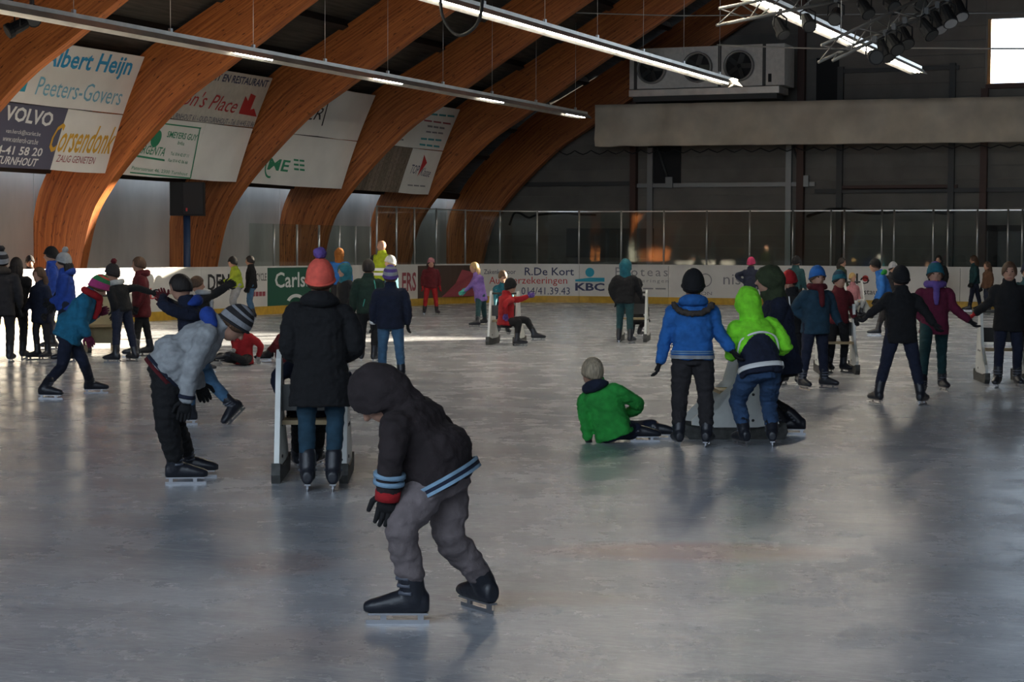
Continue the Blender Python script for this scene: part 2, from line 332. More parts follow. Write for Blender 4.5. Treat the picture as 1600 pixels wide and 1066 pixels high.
# ------------------------------------------------------------------ rink boards
BX, BY, BR = -23.5, 54.5, 3.5; S1 = 41.0; S2 = S1+BR*PI/2; S3 = S2+27
def bpath(s, off=0.0):
    if s < S1: return Vector((BX+off, 10+s, 0)), Vector((1, 0, 0))
    if s < S2:
        a = PI - (s-S1)/BR; c = Vector((BX+BR, BY-BR, 0)); n = Vector((-math.cos(a), -math.sin(a), 0)); return c - n*(BR-off), n
    return Vector((BX+BR+(s-S2), BY-off, 0)), Vector((0, -1, 0))
def bsurf(off): return lambda u, v: bpath(u, off)[0] + Vector((0, 0, v))
def s_at(px, z):
    best = (1e9, 0); 
    for i in range(0, 3600):
        s = S3*i/3600; q = project(bpath(s)[0]+Vector((0, 0, z))); e = abs(q[0]-px)
        if e < best[0]: best = (e, s)
    return best[1]
def strip(name, s0, s1, z0, z1, o0, o1, m, parent):
    n = max(1, int((s1-s0)/.3)) if s1 > S1-.1 and s0 < S2+.1 else 1
    bm = bmesh.new(); loft(bm, [[bpath(s0+(s1-s0)*i/n, o)[0]+Vector((0, 0, z)) for o, z in ((o0, z0), (o1, z0), (o1, z1), (o0, z1))] for i in range(n+1)])
    return link(name, mesh(bm), m, parent)
boards = empty('rink_boards', (BX, 30, 0), label='white rink boards with adverts, yellow kick strip and glass panes around the ice', cat='rink boards')
boards.location = (0, 0, 0)
PAN = []
s = 6.0
GREENP = INK['cgreen']
seams = [6, 9, 12, 15, 18, 20.5, 23, 25.3, 27.6, s_at(388, .7), s_at(418, .7), s_at(521, .7), s_at(653, .7), s_at(748, .7), s_at(905, .7), s_at(1045, .7), s_at(1160, .7), s_at(1280, .7), s_at(1400, .7), s_at(1500, .7), S3-12, S3-8, S3-4, S3]
for i, (a, b) in enumerate(zip(seams, seams[1:])):
    m = WHITE
    if i == 10: m = GREENP
    if i == 12: m = INK['brown']
    PAN.append(strip('board_panel', a+.006, b-.006, .2, 1.13, -.05, .0, m, boards))
    strip('kick_strip', a+.004, b-.004, 0, .2, -.05, .015, YELLOW, boards); strip('top_rail', a, b, 1.13, 1.17, -.06, .02, WHITE, boards)
def ad(i, txt, x0, x1, z0, z1, ink, **k):
    zc = (z0+z1)/2; fit_text(txt, bsurf(.006), s_at(x0, zc), s_at(x1, zc), z0, z1, INK[ink], PAN[i], **k)
def adline(i, x0, x1, z0, z1, ink, n=4):
    a_, b_ = s_at(x0, z0), s_at(x1, z0); f_ = bsurf(.006)
    for q in range(n):
        c_, d_ = a_+(b_-a_)*(q+.08)/n, a_+(b_-a_)*(q+.9)/n; shape([(c_, z0), (d_, z0), (d_, z1), (c_, z1)], f_, INK[ink], PAN[i], 'print_line')
ad(8, 'be', 234, 257, .48, .72, 'red'); ad(8, 'DEN', 325, 358, .62, 1.0, 'black', bold=.02); ad(9, 'ORCYCLE', 391, 416, .82, 1.0, 'black'); adline(9, 393, 415, .45, .56, 'maroon')
ad(10, 'Carlsberg', 429, 516, .52, 1.02, 'white', bold=.015)
f = bsurf(.006); a0 = s_at(462, .4); ringpoly(f, a0, .22, .34, .5, .35, 2.7, INK['white'], PAN[10], sv=.5)
ad(11, 'ERS', 628, 650, .42, .95, 'maroon', bold=.02)
ad(13, 'Zakenkantoor', 756, 806, .86, 1.0, 'navy'); ad(13, 'R.De Kort', 820, 897, .82, 1.06, 'dblue', bold=.01); ad(13, 'Autoverzekeringen', 764, 886, .5, .78, 'red'); ad(13, '014/41.39.43', 815, 890, .24, .46, 'dblue')
ad(14, 'KBC', 899, 945, .36, .6, 'dblue', bold=.03); s0 = s_at(922, .9); ringpoly(f, s0, .92, 0, .14, 0, 2*PI, INK['cyan'], PAN[14])
a_, b_ = s_at(899, .7), s_at(945, .7); shape([(a_, .64), (b_, .64), (b_, .76), ((a_+b_)/2, .76), (a_, .7)], f, INK['cyan'], PAN[14])
ad(14, 'Proteas', 962, 1044, .82, 1.08, 'grey', spacing=1.3); ad(14, 'verzekeringen', 965, 1044, .6, .74, 'grey', spacing=1.3); adline(14, 965, 1042, .43, .47, 'grey')
s0 = s_at(1102, .8); ringpoly(f, s0, .72, .17, .2, 0, 2*PI, INK['grey'], PAN[15]); ad(15, 'ON', 1096, 1112, .28, .38, 'grey')
ad(15, 'nis', 1130, 1158, .6, .9, 'grey'); ad(17, 'lo d', 1338, 1382, .66, .96, 'black'); ad(17, 'Restaurant', 1336, 1392, .36, .52, 'black')
ringpoly(f, s_at(1352, .8), .82, 0, .09, 0, 2*PI, INK['red'], PAN[17])
shape([(s_at(690, .6), .21), (s_at(744, .6), .21), (s_at(744, .6), .9), (s_at(722, .6), 1.0), (s_at(712, .6), .6)], f, INK['maroon'], PAN[12])
# stanchions and panes
def post_at(s, h): 
    p, n = bpath(s, -.03); o = tubeo('stanchion', [p+Vector((0, 0, 1.15)), p+Vector((0, 0, h))], .03, ALU, boards, 8); return o
def pane(a, b, h): return strip('glass_pane', a+.03, b-.03, 1.17, h, -.035, -.023, GLASS, boards)
gp = [s_at(x, 1.7) for x in (390, 430, 466, 500, 532, 557, 580)]
for a, b in zip(gp, gp[1:]): pane(a, b, 2.2)
for q in gp[1:]: post_at(q, 2.2)
hp = [s_at(x, 2.0) for x in (590, 621, 649, 683, 728, 782, 840, 904, 970, 1037, 1104, 1171, 1238, 1298, 1319, 1377, 1397, 1458, 1480, 1527, 1574, 1597)] + [S3-8, S3-6.8, S3-5.6]
for a, b in zip(hp, hp[1:]): pane(a, b, 2.76)
for q in hp: post_at(q, 2.78)
strip('glass_rail', hp[0], hp[3], 2.74, 2.77, -.045, -.02, ALU, boards); strip('glass_rail', hp[3], hp[-1], 2.74, 2.77, -.045, -.02, ALU, boards)
def hang(name, pts, r, m, label, cat, sub=5):
    p, v = curve_pts(pts, [r]*len(pts), sub); o = tubeo(name, p, v, m, None, 6); return tag(o, label, cat)
def onY(px, py, y): d = ray(px, py); return OV+d*(y/d.y)
hang('cable', [onY(1262, 338, 58.75)]+[onY(x, y, 54.9) for x, y in ((1290, 329), (1316, 327), (1342, 331), (1375, 333), (1420, 329), (1450, 330), (1474, 333))]+[onY(1487, 332, 58.8)], .05, BLACK, 'black cable lying along the top of the glass before the wall posts', 'cable')
hang('cable', [onY(x, y, 55.0) for x, y in ((796, 352), (803, 334), (812, 333), (826, 340), (840, 336), (880, 333), (904, 335))]+[onY(930, 336, 58.9)], .035, BLACK, 'thin black cable drooping over the glass beside the last arch', 'cable')

# ------------------------------------------------------------------ banners between the arches
def bay(y0, y1):
    T = Vector((-23.93, 0, 5.8)); Bq = Vector((-24.98, 0, 3.26)); n = Vector((Bq.z-T.z, 0, T.x-Bq.x)).normalized()
    if n.x < 0: n = -n
    def fn(off):
        return lambda u, v: Bq.lerp(T, v) + Vector((0, y0+(y1-y0)*u, 0)) + n*(off - .05*math.sin(PI*v))
    return fn
def banner(fn, u0, u1, v0, v1, m, label):
    bm = bmesh.new(); rings = []
    for i in range(9):
        v = v0+(v1-v0)*i/8; rings.append([fn(0)(u0, v), fn(0)((u0+u1)/2, v-.006), fn(0)(u1, v), fn(.02)(u1, v), fn(.02)((u0+u1)/2, v-.006), fn(.02)(u0, v)])
    loft(bm, rings); return tag(link('banner', mesh(bm), m), label, 'banner', 'banners hung between the timber arches')
def uvpix(fn, px, py):
    best = None
    d = ray(px, py); A = fn(0)(0, 0); B = fn(0)(1, 0)-A; C = fn(0)(0, 1)-A; n = B.cross(C); t = (A-OV).dot(n)/d.dot(n); q = OV+d*t-A
    return q.dot(B)/B.length_squared, q.dot(C)/C.length_squared
def btext(par, fn, txt, p0, p1, hpx, ink, **k):
    (ua, va), (ub, vb) = uvpix(fn, *p0), uvpix(fn, *p1); _, vc = uvpix(fn, p0[0], p0[1]-hpx/2); _, vd = uvpix(fn, p0[0], p0[1]+hpx/2); h = abs(vc-vd); f2 = fn(.026)
    return fit_text(txt, lambda u, v: f2(u, va+(vb-va)*(u-ua)/(ub-ua)+v), ua, ub, -h/2, h/2, INK[ink], par, **k)
def bline(par, fn, p0, p1, h, ink, n=3):
    for q in range(n):
        a_, b_ = (q+.05)/n, (q+.88)/n; P0 = (p0[0]+(p1[0]-p0[0])*a_, p0[1]+(p1[1]-p0[1])*a_); P1 = (p0[0]+(p1[0]-p0[0])*b_, p0[1]+(p1[1]-p0[1])*b_)
        shape([uvpix(fn, P0[0], P0[1]+h/2), uvpix(fn, P1[0], P1[1]+h/2), uvpix(fn, P1[0], P1[1]-h/2), uvpix(fn, P0[0], P0[1]-h/2)], fn(.026), INK[ink], par, 'print_line')
def bshape(par, fn, pix, ink): f2 = fn(.026); return shape([uvpix(fn, *p) for p in pix], f2, INK[ink], par)
B1, B2, B3, B4 = bay(30.8, 35.98), bay(36.4, 41.58), bay(42.0, 47.18), bay(47.6, 52.78)
b = banner(B1, 0, 1, .505, 1, BANNER, 'white banner with a supermarket name in two tones of blue')
btext(b, B1, 'Albert Heijn', (70, 92), (205, 108), 42, 'blue', bold=.02); btext(b, B1, 'Peeters-Govers', (60, 134), (192, 152), 30, 'sky')
bshape(b, B1, [(20, 128), (50, 110), (40, 144), (-10, 140)], 'cyan')
sp = uvpix(B1, 92, 220)[0]
b = banner(B1, 0, sp, 0, .495, INK['slate'], 'dark slate banner with a car dealer name in white capitals')
btext(b, B1, 'VOLVO', (10, 176), (84, 188), 24, 'white', bold=.03); btext(b, B1, 'van.herck@scarlet.be', (10, 205), (64, 211), 9, 'white'); btext(b, B1, 'www.vanherck-cars.be', (5, 216), (60, 222), 9, 'white')
btext(b, B1, '014-41 58 20', (-22, 232), (66, 238), 14, 'white', bold=.02); btext(b, B1, 'OUD-TURNHOUT', (-38, 246), (58, 254), 13, 'white', shear=.2, bold=.02); bshape(b, B1, [(-30, 150), (5, 158), (-4, 176), (-36, 168)], 'yellow')
b = banner(B1, sp+.002, 1, 0, .495, BANNER, 'white banner with orange script lettering over red capitals')
btext(b, B1, 'Corsendonk', (82, 215), (180, 220), 46, 'orange', shear=.4, bold=.012); btext(b, B1, 'ZALIG GENIETEN', (88, 247), (148, 251), 11, 'maroon', shear=.15)
b = banner(B2, 0, 1, .52, 1, mat('banner_cream', (.62, .58, .50), .6, vary=.06), 'cream banner with a restaurant name in red script and a red boat')
btext(b, B2, 'ALITEIT EN RESTAURANT', (312, 116), (418, 131), 13, 'dblue', bold=.02); btext(b, B2, "on's Place", (290, 151), (372, 166), 26, 'red', shear=.35); btext(b, B2, 'G. OP TURNHOUT 61 - OUD-TURNHOUT - Tel. 014/45.32.86', (252, 179), (398, 195), 9, 'dblue')
bshape(b, B2, [(374, 178), (402, 183), (398, 170), (392, 172), (400, 150), (392, 146), (388, 158), (384, 150), (378, 166)], 'red')
sp = uvpix(B2, 308, 238)[0]
b = banner(B2, 0, sp, 0, .51, BANNER, 'white banner with a green apple emblem, green bank name and green border')
btext(b, B2, 'ARGENTA', (216, 232), (258, 238), 14, 'green', shear=.25, bold=.005); btext(b, B2, 'SMEYERS GUY', (263, 210), (309, 216), 10, 'green', bold=.01); btext(b, B2, 'bvba', (279, 223), (289, 225), 6, 'green'); btext(b, B2, 'Tel. 014 42 07 11', (267, 240), (295, 244), 5, 'green'); btext(b, B2, 'Fax 014 42 06 66', (263, 250), (293, 254), 5, 'green')
btext(b, B2, 'Patersstraat 46, 2300 Turnhout', (205, 262), (292, 272), 6, 'green'); u_, v_ = uvpix(B2, 245, 217); ringpoly(B2(.026), u_, v_, 0, .038, 0, 2*PI, INK['green'], b, sv=2.0)
bshape(b, B2, [(212, 242), (257, 249), (257, 252), (212, 245)], 'green'); bshape(b, B2, [(202, 268), (296, 277), (296, 279), (202, 270)], 'green'); bshape(b, B2, [(250, 192), (316, 200), (315, 202), (250, 194)], 'green'); bshape(b, B2, [(313.5, 200), (315, 200), (297, 278), (295.5, 278)], 'green')
b = banner(B2, sp+.002, 1, 0, .51, BANNER, 'blank white banner between the bank banner and an arch')
sp = uvpix(B3, 506, 190)[0]
b = banner(B3, 0, sp, .51, 1, BANNER, 'white banner ending in two black capital letters'); btext(b, B3, 'ER', (482, 178), (505, 178), 20, 'black', shear=.2)
b = banner(B3, sp+.002, 1, .51, 1, BANNER, 'blank white upper banner next to the one with black capitals'); bshape(b, B3, [(512, 160), (513.5, 160), (505, 197), (503, 197)], 'black')
b = banner(B3, 0, 1, 0, .5, BANNER, 'wide white banner with green initials inside a broken ring')
btext(b, B3, 'ME', (420, 256), (452, 260), 18, 'green', bold=.02); u_, v_ = uvpix(B3, 432, 256); ringpoly(B3(.026), u_-.03, v_, .062, .072, 1.7, 4.9, INK['green'], b, sv=2.0)
for k in range(3): bline(b, B3, (459, 250+k*7), (477, 252+k*7), 3, 'green', 2)
b = banner(B4, 0, 1, .51, 1, BANNER, 'white banner with small lines of grey and teal lettering')
for p0, p1, h, c in (((672, 178), (711, 182), 3, 'teal'), ((662, 188), (706, 194), 2.5, 'maroon'), ((668, 197), (696, 201), 3, 'grey'), ((666, 206), (694, 209), 2.5, 'grey'), ((658, 217), (692, 220), 3, 'teal'), ((656, 226), (689, 230), 3, 'teal'), ((620, 218), (632, 219), 2.5, 'grey')): bline(b, B4, p0, p1, h, c)
sp = uvpix(B4, 633, 268)[0]
PLK = [mat('old_plank_%d' % i, c, .85, bump=.5, bscale=8, vary=.35, vscale=5, stretch=(8, 8, .6)) for i, c in enumerate(((.20, .155, .115), (.15, .118, .09), (.25, .195, .15)))]
pl = empty('plank_panel', label='panel of weathered grey-brown vertical planks beside a white banner', cat='panel')
for k in range(14):
    u0_, u1_ = sp*k/14+.001, sp*(k+1)/14-.002; bm = bmesh.new(); off = random.random()*.015
    loft(bm, [[B4(0)(u0_, v), B4(0)(u1_, v), B4(.02+off)(u1_, v), B4(.02+off)(u0_, v)] for v in (0, .25, .5)]); link('plank', mesh(bm), PLK[random.randrange(3)], pl)
b = banner(B4, sp+.004, 1, 0, .5, BANNER, 'white banner with slanted dark lettering under a red peak')
btext(b, B4, 'TOP', (643, 264), (655, 266), 14, 'dblue', shear=.2); btext(b, B4, 'Klasse', (658, 268), (673, 271), 13, 'dblue', shear=.4); bshape(b, B4, [(664, 242), (668, 255), (655, 272), (652, 276), (660, 256)], 'red'); bline(b, B4, (636, 289), (665, 291), 2, 'grey')

# ------------------------------------------------------------------ hanging lights
def fixture(X, Z, y0, y1, label, lit):
    t = empty('light_row', (X, y0, Z), label=label, cat='light fixture', group='long fluorescent light rows'); L = y1-y0
    def mk(name, pts, m, par=t):    # extrude an XZ section along Y
        bm = bmesh.new(); loft(bm, [[Vector((x, yy, z)) for x, z in pts[0]] for yy in pts[1]]); return link(name, mesh(bm), m, par)
    mk('trunking', ([(-.06, .04), (.06, .04), (.06, .15), (-.06, .15)], (0, L)), GALV)
    mk('reflector', ([(-.2, -.05), (-.16, -.03), (-.07, .035), (.07, .035), (.16, -.03), (.2, -.05), (.09, .07), (-.09, .07)], (0, L)), GALV)
    k = 0; y = .1
    while y+1.5 < L:
        if lit(k):
            for sx in ((-.05, .05) if lit(k) == 2 else (0,)): tubeo('fluorescent_tube', [(sx, y, -.015), (sx, y+1.45, -.015)], .02, TUBE, t, 8)
        if k % 2 == 0:
            tubeo('hanger_wire', [(0, y+.7, .15), (0, y+.7, min(4, roofz(X)-Z))], .006, ALU, t, 4); boxo('clamp', (-.025, .025, y+.66, y+.74, .14, .22), ALU, t)
        y += 1.52; k += 1
    return t
fixture(-20, 5.5, 18, 53.1, 'long galvanised light row passing in front of the arches above the banners', lambda k: 1 if k % 4 == 2 and k > 9 else 0)
fixture(-14.45, 6, 20, 49.65, 'long bright light row ending before the three-fan cooling unit', lambda k: 1)
fixture(-9.2, 6, 20, 47.7, 'double-tube bright light row crossing above the spotlight truss', lambda k: 2)
hang('cable', [onY(x, y, 30) for x, y in ((688, -30), (690, 20), (705, 48), (722, 55), (742, 42), (752, 18), (754, -30))], .03, BLACK, 'thick black cable loop hanging from the roof by the light row', 'cable')
hang('cable', [onY(x, y, 45) for x, y in ((900, 20), (1040, 24), (1130, 24))]+[onY(1600, 20, 45)], .015, STEEL_G, 'thin grey cable strung level behind the spotlight truss', 'cable')
hang('cable', [onY(x, y, 52) for x, y in ((1120, 70), (1250, 75), (1330, 76), (1450, 75), (1540, 76), (1620, 76))], .022, mat('pale_rope', (.5, .48, .42)), 'pale rope strung level above the long valance', 'rope')

# ------------------------------------------------------------------ valance, cooling unit
VAL = mat('valance_cloth', (.62, .54, .42), .55, vary=.14, vscale=1.3, bump=.3, bscale=2)
bm = bmesh.new(); rows = []; nx = 150
for j, z in enumerate((4.86, 5.1, 5.45, 5.8, 6.0, 6.16)):
    rows.append([Vector((-21.15+(29.6)*i/nx, 57-.03+.16*noise.noise(Vector((i*.42, z*2.6, 3)))-.05*math.sin(i*.5)*(1 if 0 < j < 5 else .2), z-.0045*i*.28+(.02*noise.noise(Vector((i*.3, 0, 9))) if j == 0 else 0))) for i in range(nx+1)])
back = [[v+Vector((0, .3, 0)) for v in r] for r in rows]
loft(bm, rows+back[::-1], cap=False, closed=False)
for e in (0, nx): bm.faces.new([bm.verts.new(r[e]) for r in rows+back[::-1]])
val = tag(link('valance', mesh(bm, True), VAL), 'long beige cloth-covered valance box hung in front of the back wall', 'valance')
p = []
for k in range(56):
    x = -22.4+k*.55; p += [Vector((x, 57.05, 4.74-.0028*k*.55)), Vector((x+.14, 57.05, 4.66)), Vector((x+.28, 57.05, 4.61)), Vector((x+.42, 57.05, 4.66))]
tag(tubeo('cable', p, .018, BLACK, None, 5), 'black cable hanging in even scallops under the beige valance', 'cable')
UN = mat('unit_white', (.66, .63, .58), .45, vary=.08); FANR = mat('fan_ring', (.3, .29, .27), .4, .5); 
un = empty('cooling_unit', (-17.5, 57.2, 6.36), label='white cooling unit with three round black fans on top of the valance', cat='cooling unit')
boxo('body', (-2.5, 2.45, -.25, .9, .25, 1.5), UN, un); boxo('tray', (-2.5, 2.3, -.3, .8, .02, .22), GALV, un); boxo('tray_support', (-2.4, 2.2, -.2, .6, -.14, .02), STEEL_D, un)
for k, x in enumerate((-1.75, -.27, 1.05)):
    bm = bmesh.new(); loft(bm, [[Vector((x+r*math.cos(a), y, .86+r*math.sin(a))) for a in [2*PI*i/28 for i in range(28)]] for r, y in ((.47, -.25), (.47, -.42), (.41, -.42), (.41, -.26))], cap=False)
    fan = link('fan', mesh(bm, True), FANR, un)
    bm = bmesh.new(); loft(bm, [[Vector((x+.41*math.cos(a), y, .86+.41*math.sin(a))) for a in [2*PI*i/28 for i in range(28)]] for y in (-.27, -.262)]); link('fan_opening', mesh(bm), BLACK, fan)
    bm = bmesh.new()
    for q in range(5):
        a = 2*PI*q/5; M = Matrix.Translation((x, -.33, .86)) @ Matrix.Rotation(a, 4, 'Y') @ Matrix.Rotation(.5, 4, 'X'); box(bm, .06, .38, -.008, .008, -.08, .08, M)
    link('fan_blades', mesh(bm), STEEL_D, fan)
for x in (-2.3, .42, 1.82): boxo('panel_strap', (x-.05, x+.05, -.27, -.25, .25, 1.5), STEEL_D, un)
boxo('control_box', (1.95, 2.05, -.27, -.25, .35, .6), BLACK, un)

# ------------------------------------------------------------------ truss with spotlights, loudspeaker
TR = mat('truss_alu', (.22, .21, .19), .5, .6)
def truss(A, B, label, w=.3):
    t = empty('lighting_truss', A, label=label, cat='truss'); D = B-A; L = D.length; d = D.normalized(); n = Vector((0, 0, 1)); s_ = d.cross(n).normalized(); n = s_.cross(d)
    C = [s_*w/2, s_*-w/2, n*w*.85]
    for c in C: tubeo('chord', [c, c+D], .026, TR, t, 8)
    k = int(L/.4)
    for i in range(k):
        for a, b in ((0, 1), (1, 2), (2, 0)):
            if i % 2: a, b = b, a
            tubeo('lattice_bar', [C[a]+d*(L*i/k), C[b]+d*(L*(i+1)/k)], .012, TR, t, 5)
    for q in (.12, .8): tubeo('hanger_wire', [n*w*.85+d*L*q, n*w*.85+d*L*q+Vector((0, 0, 3))], .006, ALU, t, 4)
    return t
TY = 30.0
truss(onY(1128, 38, TY), onY(1420, -22, TY+3), 'lattice truss with its end below the bright light row')
truss(onY(1290, 96, TY-1), onY(1530, -20, TY+2), 'pale lattice truss slanting across the double-tube light row')
LENS = mat('lens', (.35, .36, .38), .12, .3)
def spot(px, py, Y, yaw_, tilt, label, lens=False, sc=1):
    P = onY(px, py, Y); t = empty('spotlight', P, label=label, cat='spotlight', group='black stage spotlights on the trusses')
    M = Matrix.Rotation(yaw_, 4, 'Z') @ Matrix.Rotation(tilt, 4, 'X')
    def rg(r, y): return [M @ Vector((r*math.cos(a)*sc, y*sc, r*math.sin(a)*sc)) for a in [2*PI*i/14 for i in range(14)]]
    bm = bmesh.new(); loft(bm, [rg(.06, .2), rg(.1, .18), rg(.115, .05), rg(.115, -.1), rg(.14, -.12), rg(.14, -.2), rg(.12, -.2)]); link('lamp_body', mesh(bm), BLACK, t)
    bm = bmesh.new(); loft(bm, [rg(.115, -.205), rg(.115, -.212)]); link('lens', mesh(bm), LENS if lens else STEEL_D, t)
    yk = [M @ Vector((sx*.15*sc, 0, 0)) for sx in (-1, 1)]; up = Vector((0, 0, .26*sc)); tubeo('yoke', [yk[0], yk[0]+up*.7, up, yk[1]+up*.7, yk[1]], .014, BLACK, t, 6); boxo('clamp', (-.03, .03, -.03, .03, .24*sc, .36*sc), STEEL_D, t)
SP = [(1219, 43, .6, .9, 0), (1262, 34, .2, .6, 0), (1306, 24, -.2, .5, 0), (1351, 12, .5, .8, 0), (1392, 8, .3, .4, 0), (1435, 2, .2, .5, 0), (1366, 88, .1, .2, 0), (1383, 78, .5, .9, 0), (1396, 68, .4, .7, 0), (1413, 58, .3, .8, 0), (1447, 44, .7, .8, 0), (1464, 34, .5, .9, 1), (1480, 24, .4, .9, 1), (1498, 14, .3, .9, 1)]
for k, (px, py, ya, ti, le) in enumerate(SP):
    lab = 'black spotlight with pale round lens facing down in the row of three' if le else ('black spotlight clamped under the truss that crosses the tubes' if k > 5 else 'black spotlight clamped under the truss by the cooling unit')
    spot(px, py, TY+(-.6 if k > 5 else .9)+(.42 if k % 2 else -.1), ya+PI*.1, ti, lab, le, .85)
spot(27, 42, 28, -.6, .5, 'black spotlight alone in front of the nearest timber arch')
spot(50, 28, 28.9, .8, .3, 'square-on black spotlight against the nearest timber arch')
tag(tubeo('lighting_bar', [onY(-60, 0, 28.5), onY(60, 12, 28.5)], .03, TR), 'grey bar carrying two spotlights before the nearest arch', 'bar')
BLUE = mat('blue_post', (.02, .05, .12), .5)
d = ray(292, 350); Pp = OV+d*(-25.2/d.x)
sp_ = empty('loudspeaker', (Pp.x, Pp.y, 0), math.radians(28), label='tall black loudspeaker on a blue post before an arch', cat='loudspeaker')
tubeo('post', [(0, 0, 0), (0, 0, 2.4)], .085, BLUE, sp_, 10); boxo('cabinet', (-.38, .42, -.3, .35, 2.38, 3.18), BLACK, sp_); boxo('grille', (-.06, .4, -.32, -.3, 2.42, 3.15), mat('grille', (.02, .02, .022), .7, bump=.5, bscale=200), sp_); boxo('badge', (.0, .04, -.33, -.32, 2.48, 2.56), INK['red'], sp_)

# ------------------------------------------------------------------ skating aids
AIDW = mat('aid_plastic', (.80, .81, .77), .4, vary=.1, vscale=6); RUB = mat('aid_runner', (.07, .07, .065), .7, vary=.3, vscale=20); AIDC = mat('aid_cream', (.55, .47, .28), .45, vary=.08)
def aid(px, py, heading, label, m=AIDW, w=.46, solid=False):
    """heading: 0 = nose towards the camera side, 180 = nose away, 90 = nose to picture right"""
    P = ground(px, py); los = Vector((P.x, P.y, 0)).normalized(); base = math.atan2(los.y, los.x)-PI/2
    t = empty('skating_aid', P, base+PI+math.radians(heading), label=label, cat='skating aid', group='white push chairs for learning to skate')
    poly = [(-.34, .07), (.42, .07), (.42, .17), (.36, .22), (.2, .25), (.08, .42), (-.02, .84), (-.06, .9), (-.11, .9), (-.15, .84)]
    for sx in (-1, 1):
        x0 = sx*w/2-.018; bm = bmesh.new(); loft(bm, [[Vector((x, y, z)) for y, z in poly] for x in (x0, x0+.036)]); sp = link('side_panel', mesh(bm), m, t)
        bm = bmesh.new(); rp = [(-.37, 0), (.44, 0), (.49, .05), (.49, .13), (.4, .1), (-.33, .1), (-.38, .14), (-.4, .06)]
        loft(bm, [[Vector((x, y, z)) for y, z in rp] for x in (x0-.012, x0+.048)]); link('runner', mesh(bm), RUB, t)
        for y, z in ((-.1, .38), (.02, .38), (-.1, .16)): tubeo('bolt', [(x0-.006, y, z), (x0+.042, y, z)], .012, STEEL_D, sp, 8)
    boxo('seat', (-w/2+.02, w/2-.02, -.12, .18, .38, .41), mat('aid_seat', (.36, .27, .15), .6, vary=.15), t); boxo('backrest', (-w/2+.02, w/2-.02, -.13, -.1, (.48 if not solid else .12), (.66 if not solid else .88)), m if solid else STEEL_D, t)
    tubeo('handle', [(-w/2, -.085, .86), (w/2, -.085, .86)], .018, STEEL_D, t, 8); return t

# ------------------------------------------------------------------ people
SKIN = mat('skin', (.46, .25, .17), .55, vary=.06, vscale=20); BOOT = mat('skate_boot', (.018, .02, .028), .38, bump=.3, bscale=30); BLADE = mat('skate_blade', (.42, .43, .46), .3, .9); BUCK = mat('buckle', (.10, .11, .14), .35); REFL = mat('reflective_tape', (.92, .92, .9), .25)
EYE_ = mat('eye_dark', (.02, .015, .012), .2); LIP = mat('lips', (.42, .13, .11), .5)
HAIRS = {k: mat('hair_'+k, c, .6, bump=.8, bscale=50, vary=.35, vscale=25, stretch=(3, 3, .5)) for k, c in dict(dark=(.018, .012, .01), brown=(.09, .045, .022), blond=(.50, .33, .13), ash=(.40, .32, .22)).items()}
def C(name, *c): return cloth('cloth_'+name, tuple(v*.78 for v in c))
K = dict(black=C('black', .009, .009, .011), char=C('charcoal', .03, .027, .03), navy=C('navy', .012, .018, .045), dkbrown=C('dark_brown', .028, .019, .021), taupe=C('taupe', .21, .175, .18), grey=C('grey', .36, .37, .40), royal=C('royal', .02, .075, .42), blue=C('blue', .025, .17, .55), aqua=C('aqua', .015, .19, .34), jeans=C('jeans', .035, .085, .19), ljeans=C('light_jeans', .07, .17, .30), teal=C('teal', .012, .14, .19), dteal=C('dark_teal', .012, .065, .075), petrol=C('petrol', .018, .06, .10), coral=C('coral', 1.05, .16, .11), purple=C('purple', .16, .09, .36), lilac=C('lilac', .26, .15, .48), red=C('red', .45, .012, .018), dred=C('dark_red', .13, .008, .014), plum=C('plum', .14, .008, .04), lime=C('lime', .32, 1.1, .04), yelgreen=C('yellow_green', .36, .46, .03), green=C('green', .03, .40, .06), olive=C('olive', .04, .055, .022), dgreen=C('dark_green', .012, .038, .026), white=C('white', .62, .62, .60), lgrey=C('light_grey', .42, .44, .46), orange=C('orange', .38, .13, .02), pink=C('pink', .52, .22, .25), hotpink=C('hot_pink', .55, .04, .14), brown=C('brown', .13, .06, .03), mint=C('mint', .08, .45, .36), vest=C('vest', .48, .60, .02), fur=C('fur', .07, .055, .045), lblue=C('pale_blue', .28, .45, .62), sage=C('sage', .05, .30, .10), pinkmag=C('magenta', .6, .06, .25))
def ik(a, t, l1, l2, hint):
    d = t-a; D = d.length
    if D < 1e-6: return a+hint*l1
    u = d/D
    if D >= (l1+l2)*.999: return a+d*(l1/(l1+l2))
    x = (l1*l1-l2*l2+D*D)/(2*D); h = math.sqrt(max(0, l1*l1-x*x)); p = hint-u*hint.dot(u); p = p.normalized() if p.length > 1e-5 else u.orthogonal().normalized()
    return a+u*x+p*h
def dome(c, F_, L_, U_, R, lim, seg=24, rows=10, face_rows=None):
    """shell over a head: R=(depth,width,height) radii, lim(az)=polar limit, az 0 = front"""
    bm = bmesh.new(); rings = []
    for j in range(rows+1):
        rg = []
        for i in range(seg):
            az = 2*PI*i/seg; po = max(.03, lim(az)*j/rows); rg.append(c+F_*(R[0]*math.sin(po)*math.cos(az))+L_*(R[1]*math.sin(po)*math.sin(az))+U_*(R[2]*math.cos(po)))
        rings.append(rg)
    rings.append([c+(p-c)*.82 for p in rings[-1]]); loft(bm, rings); return bm
def lerp(a, b, t): return a+(b-a)*t
